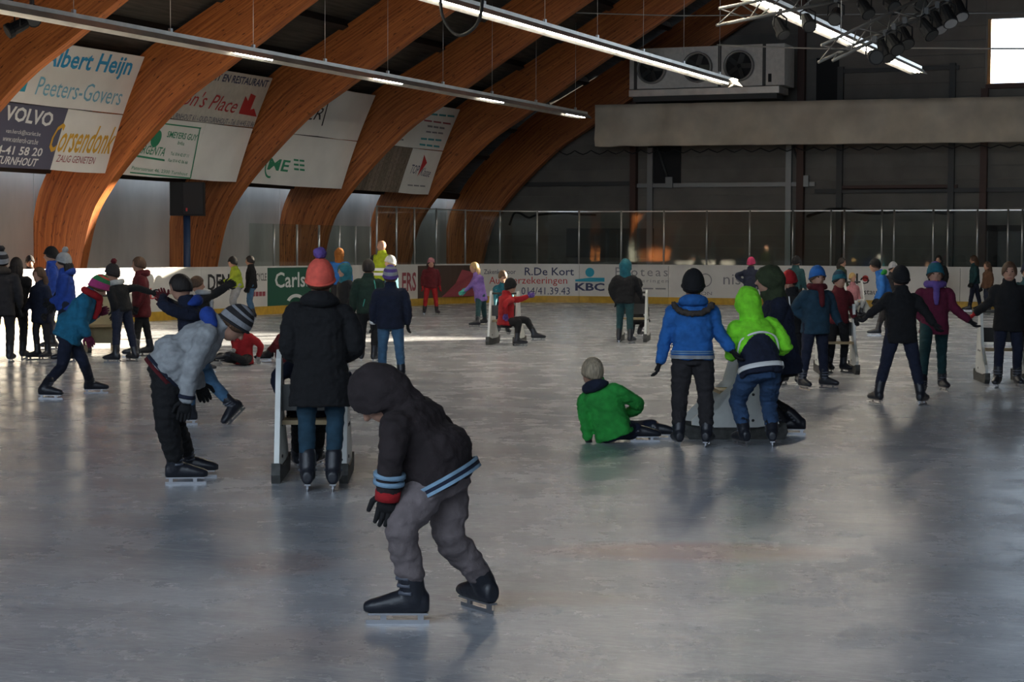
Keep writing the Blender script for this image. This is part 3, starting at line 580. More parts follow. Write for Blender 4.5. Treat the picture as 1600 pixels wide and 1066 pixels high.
def hand_bm(bm, w_, d, palm_n, k, curl=.5):
    """palm, four fingers and a thumb; w_ wrist, d finger direction, palm_n palm normal"""
    d = d.normalized(); s = d.cross(palm_n); s = s.normalized() if s.length > 1e-4 else d.orthogonal().normalized(); n = s.cross(d)
    loft(bm, [[w_+d*(a*k)+s*(b*k*math.cos(q))+n*(c_*k*math.sin(q)) for q in [2*PI*i/10 for i in range(10)]] for a, b, c_ in ((-.02, .024, .02), (.015, .03, .018), (.05, .04, .017), (.075, .038, .015))])
    for f_, (o, ln) in enumerate(((-.029, .055), (-.01, .066), (.01, .062), (.029, .046))):
        p0 = w_+d*(.065*k)+s*(o*k); p1 = p0+(d*math.cos(curl*.5)-n*math.sin(curl*.5)+s*(o*2))*(ln*.45*k); p2 = p1+(d*math.cos(curl*1.4)-n*math.sin(curl*1.4))*(ln*.3*k); p3 = p2+(d*math.cos(curl*2.1)-n*math.sin(curl*2.1))*(ln*.25*k)
        tube(bm, [p0, p1, p2, p3], [.0115*k, .011*k, .010*k, .008*k], 6)
    p0 = w_+d*(.02*k)-s*(.03*k); tube(bm, [p0, p0+(d*.7-s*.8-n*.2)*(.03*k), p0+(d*1.5-s*.9-n*.5)*(.035*k)], [.014*k, .012*k, .009*k], 6)
NP = 0
def person(label, x, y, top, face=0, pel=None, neck=None, head=None, ft=None, toe=None, tp=(0, 0), hand=None, el=None, kn=None, hyaw=None, hpitch=0.0,
           jk='navy', hem=.06, puff=1.0, tr='jeans', loose=1.0, hat=None, hair='brown', long_=0, hood=None, hooddown=None, scarf=None, glove='black', H=None, eyes=False, extras=(), sit=False, boot=True, group='skaters on the ice', dbase=0.0, hint=None, tilt=0.0, grounded=True):
    """pixels give the place in the plane through the feet; third numbers are metres further away from the camera"""
    P = ground(x, y); los = Vector((P.x, P.y, 0)); los.normalize(); rz = math.atan2(los.y, los.x)-PI/2
    dep = (P-OV).dot(fw); s = F/dep; P = P+los*dbase
    def loc(q, default_d=0.0):
        d = q[2] if len(q) > 2 else default_d; u = (y-q[1])/s; u -= d*(EYE-u)/dep; return Vector(((q[0]-x)/s*(1+d/dep), d, u))
    def gp_(q):
        if len(q) > 2: return loc(q)
        g = ground(q[0], q[1])+los*dbase-P; return Vector((g.dot(Vector((los.y, -los.x, 0))), g.dot(los), 0))
    H = H or (y-top)/s; B = H-.06; k = B/1.38
    rad = math.radians; f = Vector((math.sin(rad(face)), -math.cos(rad(face)), 0)); l = Vector((math.cos(rad(face)), math.sin(rad(face)), 0)); Z = Vector((0, 0, 1))
    pelv = loc(pel) if pel else Vector((0, 0, .07+.505*B)); nk = loc(neck) if neck else Vector((pelv.x, pelv.y, .06+.812*B))+f*.01
    hd = loc(head) if head else nk+Z*(.108*B)+f*.018
    t = (nk-pelv).normalized(); hl = l; sl = (l-t*l.dot(t)).normalized(); tf = sl.cross(t).normalized()
    hips = [pelv+hl*(.058*B)*sg for sg in (1, -1)]; shs = [nk-t*(.035*B)+sl*(.112*B)*sg for sg in (1, -1)]
    feet = [gp_(q) for q in ft] if ft else [hl*(.075*B)*sg+f*(.03*sg) for sg in (1, -1)]
    toes = [Vector((math.sin(rad(a)), -math.cos(rad(a)), 0)) for a in (toe if toe else (face+12, face-12))]
    ank = [feet[i]+Z*(.135*k)-toes[i]*.03 for i in (0, 1)]
    if tp[0] or tp[1]: ank = [feet[i]+(Z*math.cos(tp[i])+toes[i]*math.sin(tp[i]))*(.125*k)-toes[i]*.03*math.cos(tp[i]) for i in (0, 1)]
    kh = (f*1.0+Z*.15)
    knees = [loc(kn[i]) if kn and kn[i] else ik(hips[i], ank[i], .243*B, .225*B, (kh+hl*(.15 if i == 0 else -.15)).normalized()) for i in (0, 1)]
    hands = []
    for i in (0, 1):
        if hand and hand[i]: hands.append(loc(hand[i]))
        else: hands.append(shs[i]+Vector((0, 0, -.29*B))+sl*(.05*B*(1, -1)[i])+f*(.05*B))
    els = [loc(el[i]) if el and el[i] else ik(shs[i], hands[i], .165*B, .145*B, (-f*.8-Z*.5+sl*(.55, -.55)[i]).normalized()) for i in (0, 1)]
    # keep the arm bones at a human length
    for i in (0, 1):
        v = hands[i]-els[i]
        if v.length > .18*B: hands[i] = els[i]+v.normalized()*.18*B
    # head frame
    hy = face if hyaw is None else hyaw; hf = Vector((math.sin(rad(hy)), -math.cos(rad(hy)), 0)); hp = rad(hpitch); HL = Vector((math.cos(rad(hy)), math.sin(rad(hy)), 0))
    HF = hf*math.cos(hp)-Z*math.sin(hp); HU = HL.cross(HF)*-1; HU = HF.cross(HL)
    if HU.z < 0 and abs(hpitch) < 80: HU = -HU
    if tilt: R_ = Matrix.Rotation(rad(tilt), 3, HF); HL = R_ @ HL; HU = R_ @ HU
    hk = .55+.45*k; rh, rw, rdp = .112*hk, .079*hk, .097*hk
    vox = max(.0085, min(.02, 1.7/s))
    # ---- body
    bm = bmesh.new(); ellipsoid(bm, hd+HU*.012*hk, HF*rdp, HL*rw, HU*rh*.92); ellipsoid(bm, hd+HF*.022*hk-HU*.045*hk, HF*rdp*.72, HL*rw*.80, HU*rh*.62)
    tube(bm, [hd+HF*rdp*.86+HU*.012*hk, hd+HF*rdp*1.10-HU*.022*hk], [.009*hk, .015*hk], 8)
    for sg in (1, -1): ellipsoid(bm, hd+HL*rw*1.0*sg-HU*.008*hk, HF*.018*hk, HL*.012*hk, HU*.03*hk, 8, 6)
    tube(bm, [nk-t*.04, nk+t*.02, hd-HU*.04*hk-HF*.015], [.05*k, .047*k, .046*k]); 
    def trunk(bm, secs):
        loft(bm, [[pelv+(nk-pelv)*a+sl*(hw*k*math.copysign(abs(math.cos(q))**.85, math.cos(q)))+tf*(hd_*k*math.copysign(abs(math.sin(q))**.85, math.sin(q))+off*k) for q in [2*PI*i/20 for i in range(20)]] for a, hw, hd_, off in secs])
    trunk(bm, ((-.16, .10, .085, 0), (0, .125, .095, 0), (.35, .11, .085, 0), (.7, .13, .09, 0), (.9, .125, .075, 0), (1.0, .06, .05, 0)))
    for i in (0, 1):
        tube(bm, *curve_pts([shs[i], els[i], hands[i]], [.036*k, .028*k, .022*k], 4)); tube(bm, *curve_pts([hips[i], lerp(hips[i], knees[i], .5), knees[i], lerp(knees[i], ank[i], .5), ank[i]], [.055*k, .05*k, .036*k, .034*k, .028*k], 4)); tube(bm, [ank[i], lerp(ank[i], feet[i], .25)+toes[i]*.015*k], [.028*k, .024*k])
        ha = (hands[i]-els[i]).normalized()
        if not glove: hand_bm(bm, hands[i], ha+Vector((0, 0, -.1)), -sl*(1, -1)[i], k*.95)
    body = link('person', remesh(bm, vox*(1 if s > 100 else .8), 2), SKIN); body.location = P; body.rotation_euler = (0, 0, rz); tag(body, label, 'person', group)
    def part(name, bm_, m, it=3, wr=0.0, freq=(9, 9, 22), v=None, parent=body):
        me = remesh(bm_, v or vox, it)
        if wr:
            ns = [vv.normal.copy() for vv in me.vertices]
            for vv, n in zip(me.vertices, ns):
                q = vv.co; vv.co = q+n*(wr*(noise.noise(Vector((q.x*freq[0]+s, q.y*freq[1], q.z*freq[2])))+.5*noise.noise(Vector((q.x*31, q.y*31, q.z*40+s)))))
        return link(name, me, m, parent)
    # ---- trousers
    bm = bmesh.new(); trunk(bm, ((-.22, .11, .10, 0), (-.05, .14, .116, 0), (.04, .132, .108, 0), (.12, .11, .09, 0), (.2, .09, .07, 0)))
    for i in (0, 1):
        a_end = ank[i]+(knees[i]-ank[i])*.24; lo = loose
        tube(bm, *curve_pts([hips[i]+Z*.02, lerp(hips[i], knees[i], .5), knees[i], lerp(knees[i], a_end, .5), a_end], [.088*k*lo, .079*k*lo, .063*k*lo, .06*k*lo, .053*k*lo], 4), seg=14)
    part('trousers', bm, K[tr], 3, .011 if loose > 1.02 else .006, (8, 8, 26))
    # ---- jacket
    bm = bmesh.new(); hm = -hem/max(.1, (nk-pelv).length); e = puff; fl = .165+max(0, hem-.1)*.12
    trunk(bm, ((hm, fl*e, .135*e, 0), (hm+.08, fl*e, .14*e, 0), (.2, .152*e, .13*e, 0), (.5, .155*e, .128*e, .004), (.75, .162*e, .12*e, .0), (.9, .148*e, .10*e, 0), (1.0, .092, .086, 0), (1.1, .078, .078, 0), (1.2, .074, .076, .004)))
    if t.z < .93: ellipsoid(bm, pelv+t*.05*k, sl*(.168*e*k*max(1, loose)), tf*(.152*e*k), t*(.13*k)); ellipsoid(bm, pelv+t*.1*k-tf*.02, sl*(.162*e*k*max(1, loose)), tf*(.155*e*k), t*(.14*k))
    for i in (0, 1):
        cuff = lerp(els[i], hands[i], .93)
        tube(bm, *curve_pts([shs[i]-sl*.02*(1, -1)[i]-t*.01, shs[i]+sl*.012*(1, -1)[i]-t*.03, els[i], cuff], [.066*k*e, .064*k*e, .055*k*e, .044*k*e], 5), seg=14)
    if hooddown:
        pts = []
        for q in range(9):
            a = PI*(.05+.9*q/8); pts.append(nk+t*(.015+.02*math.sin(a))+sl*(.10*k*math.cos(a))-tf*(.085*k*math.sin(a)+.01))
        hb = bmesh.new(); tube(hb, pts, [.03*k+.026*k*math.sin(PI*q/8) for q in range(9)], 10); part('hood', hb, K[hooddown], 3, .006)
    jo = part('jacket', bm, K[jk], 4, (.012 if s > 140 else .008)*e, (8, 8, 18))
    # ---- head wear
    R0 = (rdp, rw, rh)
    def shell(name, m, sc, lim, up=0.0, back=0.0, sm=True, wr=0): 
        bmx = dome(hd+HU*up-HF*back, HF, HL, HU, (rdp*sc[0], rw*sc[1], rh*sc[2]), lim)
        me = mesh(bmx, True); return link(name, me, m, body)
    if hair: 
        HM = HAIRS[hair]; 
        shell('hair', HM, (1.12, 1.15, 1.10), lambda a: rad(62+ (48 if abs(math.sin(a)) > .5 else 0)*min(1, abs(math.sin(a))) if math.cos(a) > 0 else 108+16*-math.cos(a)), .01)
        if long_:
            bm = bmesh.new()
            for q in range(7):
                a = PI*(.62+.76*q/6); st_ = hd+HL*(rw*1.0*math.sin(a))+HF*(rdp*1.0*math.cos(a))-HU*.03
                tube(bm, [st_, st_-Z*(long_*.5)-hf*.015, st_-Z*long_-hf*.005+HL*.01*math.sin(q*3)], [.034*hk, .036*hk, .018*hk], 7)
            link('long_hair', mesh(bm, True), HM, body)
    if hat:
        cols = hat if isinstance(hat, (list, tuple)) else [hat]; pom = None
        if len(cols) > 1 and cols[-1].startswith('pom:'): pom = cols[-1][4:]; cols = cols[:-1]
        bmx = dome(hd+HU*.018, HF, HL, HU, (rdp*1.15, rw*1.2, rh*1.2), lambda a: rad(84+30*(1-math.cos(a))/2), 24, 12)
        h_ = link('hat', mesh(bmx, True), [K[c] for c in cols], body); n = len(cols)
        for pz in h_.data.polygons: pz.material_index = min(n-1, int((pz.index//24)/12*n))
        pts = [hd+HU*.018+HF*(rdp*1.15*math.sin(po)*math.cos(a))+HL*(rw*1.2*math.sin(po)*math.sin(a))+HU*(rh*1.2*math.cos(po)) for a in [2*PI*i/20 for i in range(21)] for po in [rad(81+30*(1-math.cos(a))/2)]]
        tubeo('hat_brim', pts, .009*hk, K[cols[-1]], h_, 6)
        if pom: bm = bmesh.new(); ellipsoid(bm, hd+HU*(rh*1.2+.045*hk)-HF*.02, HF*.045*hk, HL*.045*hk, HU*.042*hk, 12, 8); part('pompom', bm, K[pom], 1, .008, (60, 60, 60), .009 if s > 100 else .014, h_)
    if hood:
        bm = dome(hd-HF*.012, HF, HL, HU, (rdp*1.38, rw*1.38, rh*1.27), lambda a: rad(60+88*((1-math.cos(a))/2)**.4), 28, 12)
        bmesh.ops.triangulate(bm, faces=bm.faces)
        tube(bm, [hd-HU*.05*hk-HF*.055*hk, lerp(hd-HF*.05, nk, .55)-HU*.02, nk-t*.02], [.088*hk, .098*hk, .105*hk], 14); tube(bm, [hd-HU*.11*hk+HF*.015*hk, nk+t*.01+tf*.02], [.062*hk, .08*hk], 12)
        part('hood', bm, K[hood], 3, .009, (14, 14, 20), max(.009, min(.014, 1.7/s)))
    if scarf:
        pts = [nk+t*(.045)+sl*(.088*k*math.cos(a))+tf*(.085*k*math.sin(a)+.012) for a in [2*PI*i/16 for i in range(17)]]; bm = bmesh.new(); tube(bm, pts, .042*k, 9)
        tube(bm, [nk+tf*.11*k+t*.03, nk+tf*.15*k-t*.08, nk+tf*.155*k-t*.16], [.04*k, .04*k, .03*k], 8); part('scarf', bm, K[scarf], 2, .006)
    # ---- gloves
    if glove:
        for i in (0, 1):
            bm = bmesh.new(); ha = (hands[i]-els[i]).normalized(); hand_bm(bm, hands[i], ha+Vector((0, 0, -.1)), -sl*(1, -1)[i], k*1.12); tube(bm, [hands[i]-ha*.05*k, hands[i]+ha*.01*k], [.036*k, .032*k], 10); link('glove', mesh(bm, True), K[glove], body)
    # ---- skates
    if boot:
        for i in (0, 1):
            th = tp[i]; fd = toes[i]*math.cos(th)+Z*-math.sin(th) if th else toes[i]; up = Z*math.cos(th)+toes[i]*math.sin(th) if th else Z; sd = fd.cross(up); o = feet[i]; kk = k*1.02
            def el_(a, h, hw, hh): return [o+fd*(a*kk)+up*(h*kk)+sd*(hw*kk*math.cos(q))+up*(hh*kk*math.sin(q)) for q in [2*PI*i_/12 for i_ in range(12)]]
            bm = bmesh.new(); loft(bm, [el_(-.095, .085, .028, .034), el_(-.08, .09, .038, .05), el_(-.02, .093, .042, .054), el_(.05, .086, .045, .046), el_(.10, .078, .046, .036), el_(.145, .072, .038, .028), el_(.17, .068, .022, .018)])
            sh = (knees[i]-ank[i]).normalized(); a0_ = o+up*(.10*kk)-fd*(.035*kk); tube(bm, [a0_, lerp(a0_, ank[i]+sh*.03*k, .5), ank[i]+sh*(.07*k), ank[i]+sh*(.105*k)], [.05*kk, .051*kk, .054*kk, .054*kk], 12)
            sk = part('skate', bm, BOOT, 1, v=max(.009, min(.016, 1.7/s)))
            bm = bmesh.new(); box(bm, -.095, .16, -.002, .002, 0, .016); 
            for a in (-.06, .09): box(bm, a-.012, a+.012, -.006, .006, .014, .045)
            box(bm, -.09, .15, -.02, .02, .038, .046)
            M = Matrix((fd, sd, up)).transposed().to_4x4(); bmesh.ops.scale(bm, vec=(kk, kk, kk), verts=bm.verts); bmesh.ops.transform(bm, matrix=Matrix.Translation(o) @ M, verts=bm.verts); link('blade', mesh(bm), BLADE, sk)
            if s > 120:
                for q_ in (.3, .62, .92):
                    c_ = lerp(a0_, ank[i]+sh*.07*k, q_)+fd*(.03*kk); tubeo('strap', [c_+sd*.05*kk-fd*.025*kk, c_+fd*.022*kk+sd*.024*kk, c_+fd*.022*kk-sd*.024*kk, c_-sd*.05*kk-fd*.025*kk], .009*kk, BUCK, sk, 6)
    # ---- face
    if eyes:
        for sg in (1, -1):
            bm = bmesh.new(); ellipsoid(bm, hd+HF*rdp*.9+HL*(.031*hk*sg)+HU*.012*hk, HF*.008, HL*.011*hk, HU*.007*hk, 10, 6); link('eye', mesh(bm, True), EYE_, body)
            tubeo('eyebrow', [hd+HF*rdp*.9+HL*(.02*hk*sg)+HU*.034*hk, hd+HF*rdp*.84+HL*(.044*hk*sg)+HU*.034*hk], .004, HAIRS[hair or 'brown'], body, 6)
        tubeo('mouth', [hd+HF*rdp*.86+HL*.022*hk-HU*.062*hk, hd+HF*rdp*.95-HU*.066*hk, hd+HF*rdp*.86-HL*.022*hk-HU*.062*hk], .005, LIP, body, 6)
    # ---- bands and stripes: rings round the trunk or a sleeve
    for ex in extras:
        if ex[0] == 'band':        # ('band', a0, a1, scale, material)
            _, a0_, a1_, sc, m = ex; bm = bmesh.new(); hw = lerp(fl, .157, min(1, max(0, (a0_-hm)/.3)))*e*sc*1.035; R_ = []
            for a_, q_ in ((a0_, 1.0), (a1_, 1.0), (a1_, .93), (a0_, .93)): R_.append([pelv+(nk-pelv)*a_+sl*(hw*q_*k*math.copysign(abs(math.cos(q))**.85, math.cos(q)))+tf*(.145*e*sc*q_*k*math.copysign(abs(math.sin(q))**.85, math.sin(q))) for q in [2*PI*i/28 for i in range(28)]])
            loft(bm, R_+[R_[0]], cap=False); link('band', mesh(bm, True), m if not isinstance(m, str) else K[m], jo)
        elif ex[0] == 'cuff':      # ('cuff', side, t0, t1, radius, material)
            _, i, t0, t1, r_, m = ex; tubeo('cuff_band', [lerp(els[i], hands[i], t0), lerp(els[i], hands[i], t1)], r_*k, K[m] if isinstance(m, str) else m, jo, 14)
        elif ex[0] == 'line':      # ('line', [(side, up, front/back)...], radius, material) over the trunk surface
            _, pts, r_, m = ex; q_ = [pelv+(nk-pelv)*b_+sl*(.160*e*k*math.cos(a_))+tf*(.130*e*k*math.sin(a_)) for a_, b_ in pts]; tubeo('piping', curve_pts(q_, [r_]*len(q_), 4)[0], r_, K[m] if isinstance(m, str) else m, jo, 6)
        elif ex[0] == 'yoke':      # coloured upper shell of the jacket
            _, a0_, m, wmax, arc = ex; jo.data.materials.append(K[m])
            for pz in jo.data.polygons:
                c_ = pz.center-pelv; a_ = c_.dot(t)/(nk-pelv).length; w__ = abs(c_.dot(sl))/(.16*k)
                if a_ > a0_-arc*w__**2 and w__ < wmax: pz.material_index = 1
        elif ex[0] == 'fur':
            pts = [nk+t*(.0-.075*math.sin(PI*q/10))+sl*(.155*k*math.cos(PI*(.02+.96*q/10)))-tf*(.11*k+.03*math.sin(PI*q/10)) for q in range(11)]
            bm = bmesh.new(); tube(bm, pts, .026*k, 8); part('fur_trim', bm, K['fur'], 1, .012, (70, 70, 70), .009)
    return body

# ---------------- the near skaters
person('boy in dark brown hooded jacket with striped hem and grey trousers, bent low', 640, 975, 560, face=-112, H=1.50, pel=(688, 748, .10), neck=(626, 634, .12), head=(590, 618, .12), hyaw=-102, hpitch=52,
       ft=[(634, 975), (752, 955)], toe=(-92, -150), kn=[(627, 822, -.06), (702, 840, .12)], hand=[(606, 768, -.06), (640, 735, .36)], el=[(612, 702, -.09), None], jk='dkbrown', hem=.03, puff=1.09, tr='taupe', loose=1.05, hood='dkbrown', hair='dark', glove='black',
       extras=[('band', -.09, -.05, 1.05, 'lblue'), ('band', -.005, .035, 1.07, 'lblue'), ('band', -.05, -.005, 1.055, 'navy'), ('cuff', 0, .55, .64, .067, 'lblue'), ('cuff', 0, .72, .81, .065, 'lblue'), ('cuff', 0, .95, 1.18, .052, 'red')])
person('boy in grey and blue varsity jacket, black trousers and striped beanie, bending forward', 280, 757, 470, face=88, H=1.52, pel=(262, 580), neck=(334, 514), head=(364, 506), hyaw=85, hpitch=50, ft=[(300, 746), (282, 757)], toe=(85, 88), kn=[(272, 662, .1), (262, 664, -.08)],
       hand=[(312, 600, .3), (291, 625, -.16)], el=[None, (299, 578, -.17)], jk='lgrey', hem=.03, puff=1.1, tr='black', loose=1.2, hat=['char', 'grey', 'char', 'grey', 'char', 'grey', 'char'], hair='brown', hooddown='royal', glove='black', eyes=True, extras=[('band', -.06, -.01, 1.0, 'navy'), ('band', -.13, -.07, .98, 'dred'), ('cuff', 1, .82, .95, .054, 'navy')])
aid(490, 746, 176, 'white skating aid pushed by the girl in the long black coat', w=.46)
person('girl in long black coat, teal jeans and coral knitted hat with purple pompom', 500, 765, 412, face=176, ft=[(481, 766), (521, 766)], toe=(178, 176), hand=[(470, 560, .22), (535, 560, .22)], el=[(452, 545, -.02), (556, 540, -.02)], jk='black', hem=.24, puff=1.1, tr='petrol', loose=.92, hat=['coral', 'coral', 'pom:purple'], hair='brown', hooddown='black', glove='black')
person('child in navy jacket sitting on the aid before the girl in the long coat', 478, 752, 560, face=176, H=1.25, dbase=.42, pel=(485, 645), neck=(486, 566), head=(486, 540), ft=[(463, 742, .5), (498, 738, .5)], hand=[(446, 632, -.05), (532, 630, -.02)], el=[(431, 598, 0), (545, 600, 0)], jk='navy', tr='black', hat='hotpink', glove='black', puff=1.05)
person('fair-haired boy in green jacket sitting on the ice', 950, 692, 563, face=155, H=1.38, pel=(958, 672), neck=(934, 606), head=(925, 582), hyaw=215, hpitch=-5, ft=[(1002, 690, .1), (1030, 686, .3)], toe=(95, 90), kn=[(985, 676, .1), (1000, 668, .32)], hand=[(919, 686, .02), (975, 650, .25)], el=[(912, 642, .0), (997, 632, .05)], jk='green', hem=.06, puff=1.05, tr='navy', hair='ash', hooddown='navy', glove='black')
person('boy in shiny blue jacket with fur-trimmed hood and black beanie, seen from behind', 1081, 697, 427, face=180, ft=[(1059, 698), (1105, 698)], hand=[(1030, 565, .02), (1141, 545, .0)], el=[(1040, 525, .02), (1117, 512, .03)], jk='blue', hem=.04, puff=1.08, tr='char', loose=1.1, hat='black', hair='dark', hooddown='blue', glove='black', extras=[('fur',), ('band', -.09, -.02, 1.0, 'lgrey'), ('band', .01, .03, 1.01, 'lblue'), ('band', .05, .07, 1.01, 'lblue')])
aid(1150, 682, -80, 'white skating aid beside the boy in the lime and navy jacket', w=.46)
person('boy in lime and navy jacket with reflective band, lime hood up, blue jeans', 1183, 697, 450, face=195, H=1.43, pel=(1188, 578), neck=(1173, 500, .12), head=(1166, 474, .16), hyaw=200, hpitch=15, ft=[(1160, 697), (1206, 697)], hand=[(1150, 548, .3), (1205, 545, .3)], jk='navy', hem=.05, puff=1.1, tr='jeans', loose=1.1, hood='lime', hair='brown', extras=[('yoke', .64, 'lime', 9, .28), ('band', -.02, .07, 1.03, REFL), ('line', [(-PI*.02, .35), (-PI*.2, .58), (-PI*.5, .66), (-PI*.8, .58), (-PI*.98, .35)], .010, REFL)])
person('child in shiny navy jacket with olive hood up and red sock, holding the aid', 1232, 684, 412, face=-80, dbase=.28, pel=(1222, 570), neck=(1208, 468), head=(1198, 440), ft=[(1215, 684), (1241, 684)], hand=[(1168, 535, -.1), (1170, 530, .3)], jk='navy', hem=.1, puff=1.1, tr='black', loose=.95, hood='olive', hair='dark', extras=[])
# ---------------- left group
person('girl in aqua jacket and striped neon hat, skating bent forward', 108, 620, 420, face=82, H=1.46, pel=(108, 522), neck=(139, 464), head=(153, 449), hyaw=80, hpitch=35, ft=[(145, 615), (74, 624)], toe=(92, 70), kn=[(131, 568, .05), (97, 572, -.05)], hand=[(152, 490, .12), (137, 524, -.12)], el=[None, (129, 504, -.14)], jk='aqua', hem=.07, puff=1.1, tr='navy', loose=.95, hat=['sage', 'coral', 'sage', 'pinkmag', 'pinkmag'], hair='brown', scarf='red', glove='plum')
person('child in dark coat with striped bobble hat and fur hood at the boards end', 4, 566, 396, face=175, jk='char', hem=.16, tr='char', hat=['char', 'grey', 'char', 'grey', 'pom:char'], hair='dark', hooddown='fur')
person('dark-haired child in long dark coat holding out a red glove', 26, 561, 404, face=170, jk='black', hem=.16, tr='char', hair='dark', glove='dred', hand=[None, (36, 486)], long_=.12)
person('small girl in flared dark coat with light brown hair', 65, 562, 420, face=-55, ft=[(73, 562), (56, 562)], jk='navy', hem=.17, puff=1.02, tr='char', loose=.9, hair='brown', long_=.12, hand=[None, (40, 486)])
person('girl in blue coat and pale grey bobble hat', 104, 566, 398, face=-95, jk='royal', hem=.08, tr='navy', hat=['lgrey', 'lgrey', 'pom:lgrey'], hair='dark', long_=.2, hooddown='royal', hand=[(82, 470), (86, 475)])
person('child in dark cap and royal jacket with sunlit face near the boards', 84, 546, 388, face=-90, jk='royal', tr='navy', hat='black', hair='dark')
person('person in dark cap standing behind the boards under the slate banner', 47, 517, 403, face=10, jk='char', tr='char', hat='char', group='people behind the boards', dbase=2.3)
person('child in black jacket with white scarf and grey bobble hat, arm stretched out', 190, 565, 407, face=-130, ft=[(178, 567), (209, 565)], neck=(184, 446), head=(177, 428), hyaw=-110, jk='black', tr='navy', hat=['char', 'char', 'pom:dred'], hair='dark', scarf='white', hand=[(178, 490), (236, 457)], el=[None, (213, 450)])
person('girl in knee-length dark red coat with hood down', 221, 556, 403, face=-85, ft=[(232, 556), (209, 558)], jk='dred', hem=.2, tr='black', loose=.9, hair='brown', hooddown='dred')
person('dark-haired boy in navy jacket with blue hood, pushing off with light jeans', 300, 664, 428, face=-88, H=1.42, pel=(308, 560), neck=(294, 478), head=(284, 450), hpitch=15, ft=[(292, 664), (372, 650, .1)], toe=(-90, -60), tp=(0, .7), kn=[(296, 612, -.02), (334, 602, .1)], hand=[(256, 465, -.05), (262, 470, .2)], jk='navy', tr='ljeans', loose=.95, hair='dark', hooddown='royal', glove='dred')
person('brown-haired child in black jacket with pale scarf, arm reaching to the boards', 314, 582, 430, face=75, neck=(316, 462), head=(308, 446), jk='black', tr='char', hair='brown', scarf='lgrey', hand=[(352, 446), (356, 448)], el=[(335, 458), (337, 460)])
person('child in yellow-green jacket and black hat leaning by the boards', 366, 500, 399, face=-70, pel=(371, 447), neck=(367, 421), head=(364, 411), jk='yelgreen', tr='grey', hat='black', hair='dark', hand=[(350, 440), (352, 442)])
person('child in black jacket and jeans behind the yellow-green jacket', 393, 499, 401, face=-85, jk='black', tr='ljeans', hair='dark')
person('fair child in red jacket fallen on the ice with one leg out', 380, 570, 497, face=-40, H=1.3, pel=(380, 562), neck=(380, 520), head=(381, 506), ft=[(352, 566, -.2), (338, 569, .05)], toe=(-60, -80), hand=[(404, 556, .1), (366, 548, -.1)], jk='red', tr='black', hair='blond', glove='white')
person('child in dark red jacket lying on the ice behind the long-coat girl', 436, 570, 545, face=80, H=1.3, dbase=.6, pel=(440, 562), neck=(468, 560), head=(482, 556), ft=[(418, 566, .1), (414, 569, -.1)], toe=(-100, -90), hand=[(462, 568, -.2), (465, 566, .2)], jk='dred', tr='dred', hat='white', glove='white')
person('child in orange fur hood and blue jacket at the far boards', 530, 500, 389, face=178, jk='blue', tr='char', hood='orange', hair='brown')
person('child in teal hood and black jacket with sunlit front', 540, 547, 414, face=-60, jk='black', tr='black', hood='teal', hair='dark', glove='red')
person('boy in dark green jacket with mint piping, seen from behind', 575, 566, 407, face=170, jk='dgreen', hem=.08, tr='black', hair='dark', extras=[('line', [(-PI*.72, .95), (-PI*.78, .6), (-PI*.82, .1)], .009, 'mint'), ('line', [(-PI*.45, .3), (-PI*.4, .05)], .009, 'mint')])
person('child in navy quilted jacket, jeans and purple striped beanie, seen from behind', 610, 595, 419, face=182, ft=[(596, 594), (628, 596)], jk='navy', hem=.1, puff=1.08, tr='ljeans', hat=['purple', 'purple', 'lgrey', 'purple', 'lgrey', 'purple'], hair='brown', extras=[('cuff', 0, .8, 1.0, .046, REFL)])
person('bald man in yellow reflective vest over a dark jacket', 597, 501, 375, face=-25, hyaw=-60, jk='char', tr='char', hair=None, H=1.8, group='skaters on the ice', extras=[('yoke', -.1, 'vest', .86, 0), ('band', .12, .24, 1.06, REFL), ('band', .32, .44, 1.06, REFL)])
person('child in white knitted hat and teal jacket lit by the sun', 612, 521, 402, face=-80, jk='teal', tr='navy', hat=['white', 'white'], hair='blond')
person('child in red trousers and dark red jacket standing alone by the boards', 673, 492, 405, face=8, ft=[(683, 492), (663, 492)], jk='dred', hem=.08, tr='red', hat='pink', hair='dark', glove='red', long_=.1)
person('blonde girl in lilac jacket with mint gloves', 748, 509, 409, face=-62, pel=(751, 464), neck=(745, 431), head=(741, 419), ft=[(756, 508), (744, 511)], jk='lilac', hem=.1, tr='dteal', hair='blond', long_=.22, glove='mint', hand=[(729, 452), (724, 455)])
# ---------------- middle group
person('child in teal jacket bending over behind the red jacket', 786, 522, 418, face=5, pel=(786, 470, .1), neck=(786, 446, -.05), head=(785, 432, -.12), hpitch=35, jk='teal', tr='navy', hair='brown', hand=[(800, 478, -.3), (772, 478, -.3)])
aid(790, 538, 168, 'sunlit white skating aid carrying the child in the red jacket')
person('child in red jacket sitting on a skating aid, arm stretched to the side', 800, 541, 436, face=118, H=1.36, pel=(790, 503), neck=(791, 462), head=(797, 448), ft=[(838, 532, .1), (810, 541, -.1)], toe=(100, 105), kn=[(822, 500, .15), (810, 503, -.1)], hand=[(824, 463, .1), (790, 490, -.2)], el=[(810, 468, .1), None], jk='red', tr='black', hat='black', hair='dark', glove='purple')
aid(990, 533, 175, 'white skating aid pushed by the skater in green trousers')
person('skater in black jacket with teal hood up and green trousers', 976, 536, 407, face=165, ft=[(967, 536), (986, 537)], jk='black', hem=.08, puff=1.1, tr='dteal', hood='teal', hair='brown', hand=[(960, 468), (1000, 462, .2)])
person('child in black sitting on the aid beside the green trousers', 993, 530, 430, face=165, dbase=.35, H=1.2, pel=(994, 500), neck=(995, 462), head=(996, 447), ft=[(988, 527, .4), (1000, 527, .4)], jk='black', tr='black', hat='black', hair='dark')
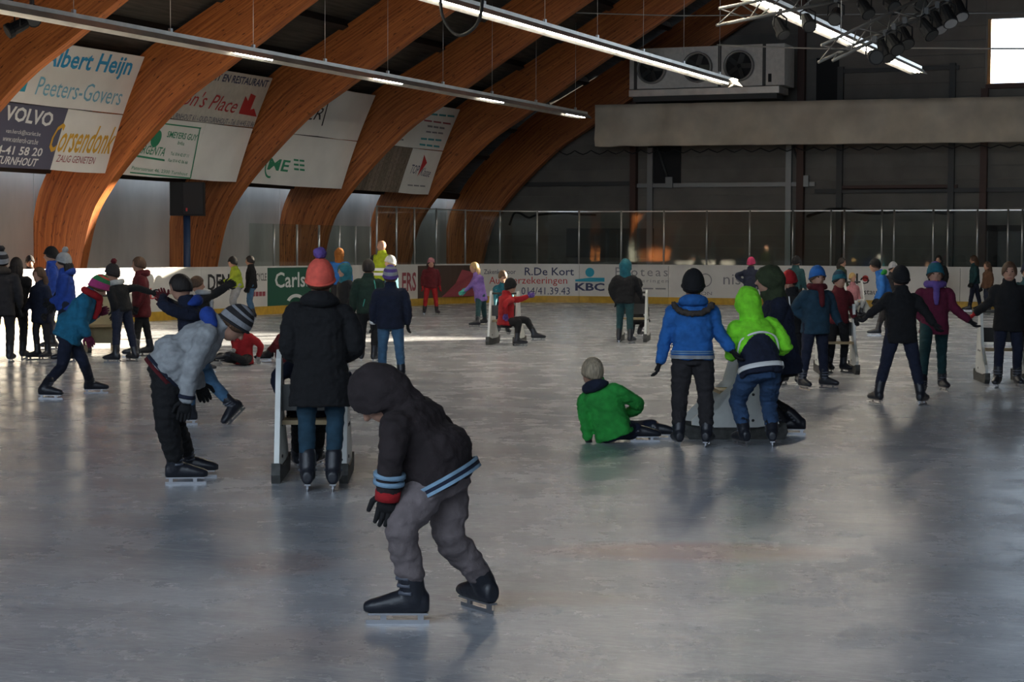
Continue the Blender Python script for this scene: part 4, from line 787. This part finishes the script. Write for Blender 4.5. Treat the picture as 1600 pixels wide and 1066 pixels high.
# ---------------- right group
person('child in red beanie and black jacket with bright zip', 1236, 602, 420, face=-15, neck=(1236, 458), head=(1232, 440), hpitch=30, jk='black', hem=.12, puff=1.12, tr='black', hat='red', hair='dark', extras=[('line', [(PI*.5, .9), (PI*.47, .5), (PI*.45, 0)], .008, REFL)])
person('child in blue jacket, blue beanie and red and navy scarf', 1273, 608, 420, face=28, ft=[(1291, 607), (1255, 609)], toe=(60, 30), jk='petrol', hem=.1, puff=1.08, tr='navy', hat='blue', hair='brown', scarf='dred', hand=[(1310, 505), (1262, 500)], eyes=True)
aid(1306, 582, 6, 'white skating aid pushed by the child in the dark red jacket')
person('child in dark red jacket and teal hat holding a skating aid', 1308, 584, 427, face=28, dbase=.3, jk='dred', tr='black', hat=['teal', 'petrol', 'teal'], hair='dark', hand=[(1334, 498), (1318, 498)])
person('child in pink hat and navy jacket far off by the boards', 1172, 502, 404, face=160, jk='navy', tr='grey', hat='hotpink', hair='brown', hand=[(1160, 440), None])
person('child in dark teal jacket with a brown bag near the back boards', 1242, 500, 402, face=150, jk='dteal', tr='black', hat='black', hair='dark', glove='brown')
person('dark-haired child in dark green jacket behind the pink jacket', 1313, 493, 404, face=60, jk='olive', tr='black', hair='dark', long_=.15)
aid(1334, 497, 30, 'white skating aid carrying the child in the pink jacket')
person('small child in pink jacket and pale trousers sitting on an aid', 1336, 497, 423, face=40, H=1.2, pel=(1332, 473), neck=(1332, 446), head=(1331, 434), ft=[(1346, 494, -.15), (1337, 494, -.15)], jk='pink', tr='lgrey', hair='blond')
person('boy in blue jacket with reflective flash and black beanie, leaning forward', 1372, 524, 404, face=-85, pel=(1386, 470), neck=(1374, 430), head=(1366, 416), ft=[(1396, 520, .2), (1369, 525)], toe=(-90, -90), jk='blue', hem=.1, tr='char', hat='black', hair='brown', hooddown='green', extras=[('cuff', 1, -.6, -.1, .058, REFL)])
person('child in grey hat and dark jacket behind the blue jacket', 1393, 516, 412, face=30, jk='char', tr='char', hat='grey', hair='dark')
person('skater in black jacket and black hat with legs apart, jeans', 1406, 631, 420, face=-160, ft=[(1370, 631), (1440, 633)], toe=(-150, 160), jk='black', hem=.12, puff=1.05, tr='navy', hat='black', hair='dark', hand=[(1357, 492), (1455, 504)], el=[(1378, 475), (1437, 480)])
person('girl in plum jacket with purple scarf and teal hat, holding hands', 1458, 615, 414, face=8, ft=[(1473, 611), (1440, 622)], jk='plum', hem=.1, tr='dteal', loose=.92, hat=['purple', 'teal', 'teal'], hair='brown', scarf='purple', hand=[(1511, 500), (1445, 505)], el=[(1487, 480), None], eyes=True)
person('dark curly-haired person standing behind the back boards', 1466, 487, 400, face=-20, jk='black', tr='black', hair='dark', long_=.12, dbase=1.2, group='people behind the boards')
person('child in teal jacket and black trousers by the back boards', 1522, 486, 400, face=-85, ft=[(1530, 486), (1513, 487)], jk='dteal', tr='navy', hair='brown', long_=.15)
person('child in brown jacket next to the teal jacket by the back boards', 1543, 491, 410, face=-60, jk='brown', tr='navy', hair='brown', long_=.2)
aid(1562, 596, 10, 'white skating aid behind the girl in the black jacket with red gloves')
person('smiling girl in black jacket and jeans with red gloves, hair tied back', 1574, 605, 411, face=2, ft=[(1590, 605), (1558, 606)], jk='black', hem=.12, puff=1.08, tr='navy', loose=.95, hair='brown', glove='red', hand=[(1600, 512), (1524, 490)], el=[(1606, 475), (1548, 470)], eyes=True)
person('child in dark teal jacket partly hidden behind the smiling girl', 1604, 572, 413, face=-10, jk='dteal', tr='black', hat='navy', hair='dark')
aid(158, 549, 5, 'cream skating aid with solid back beside the aqua jacket', AIDC, .42, True)
bpy.data.scenes.remove(TS)
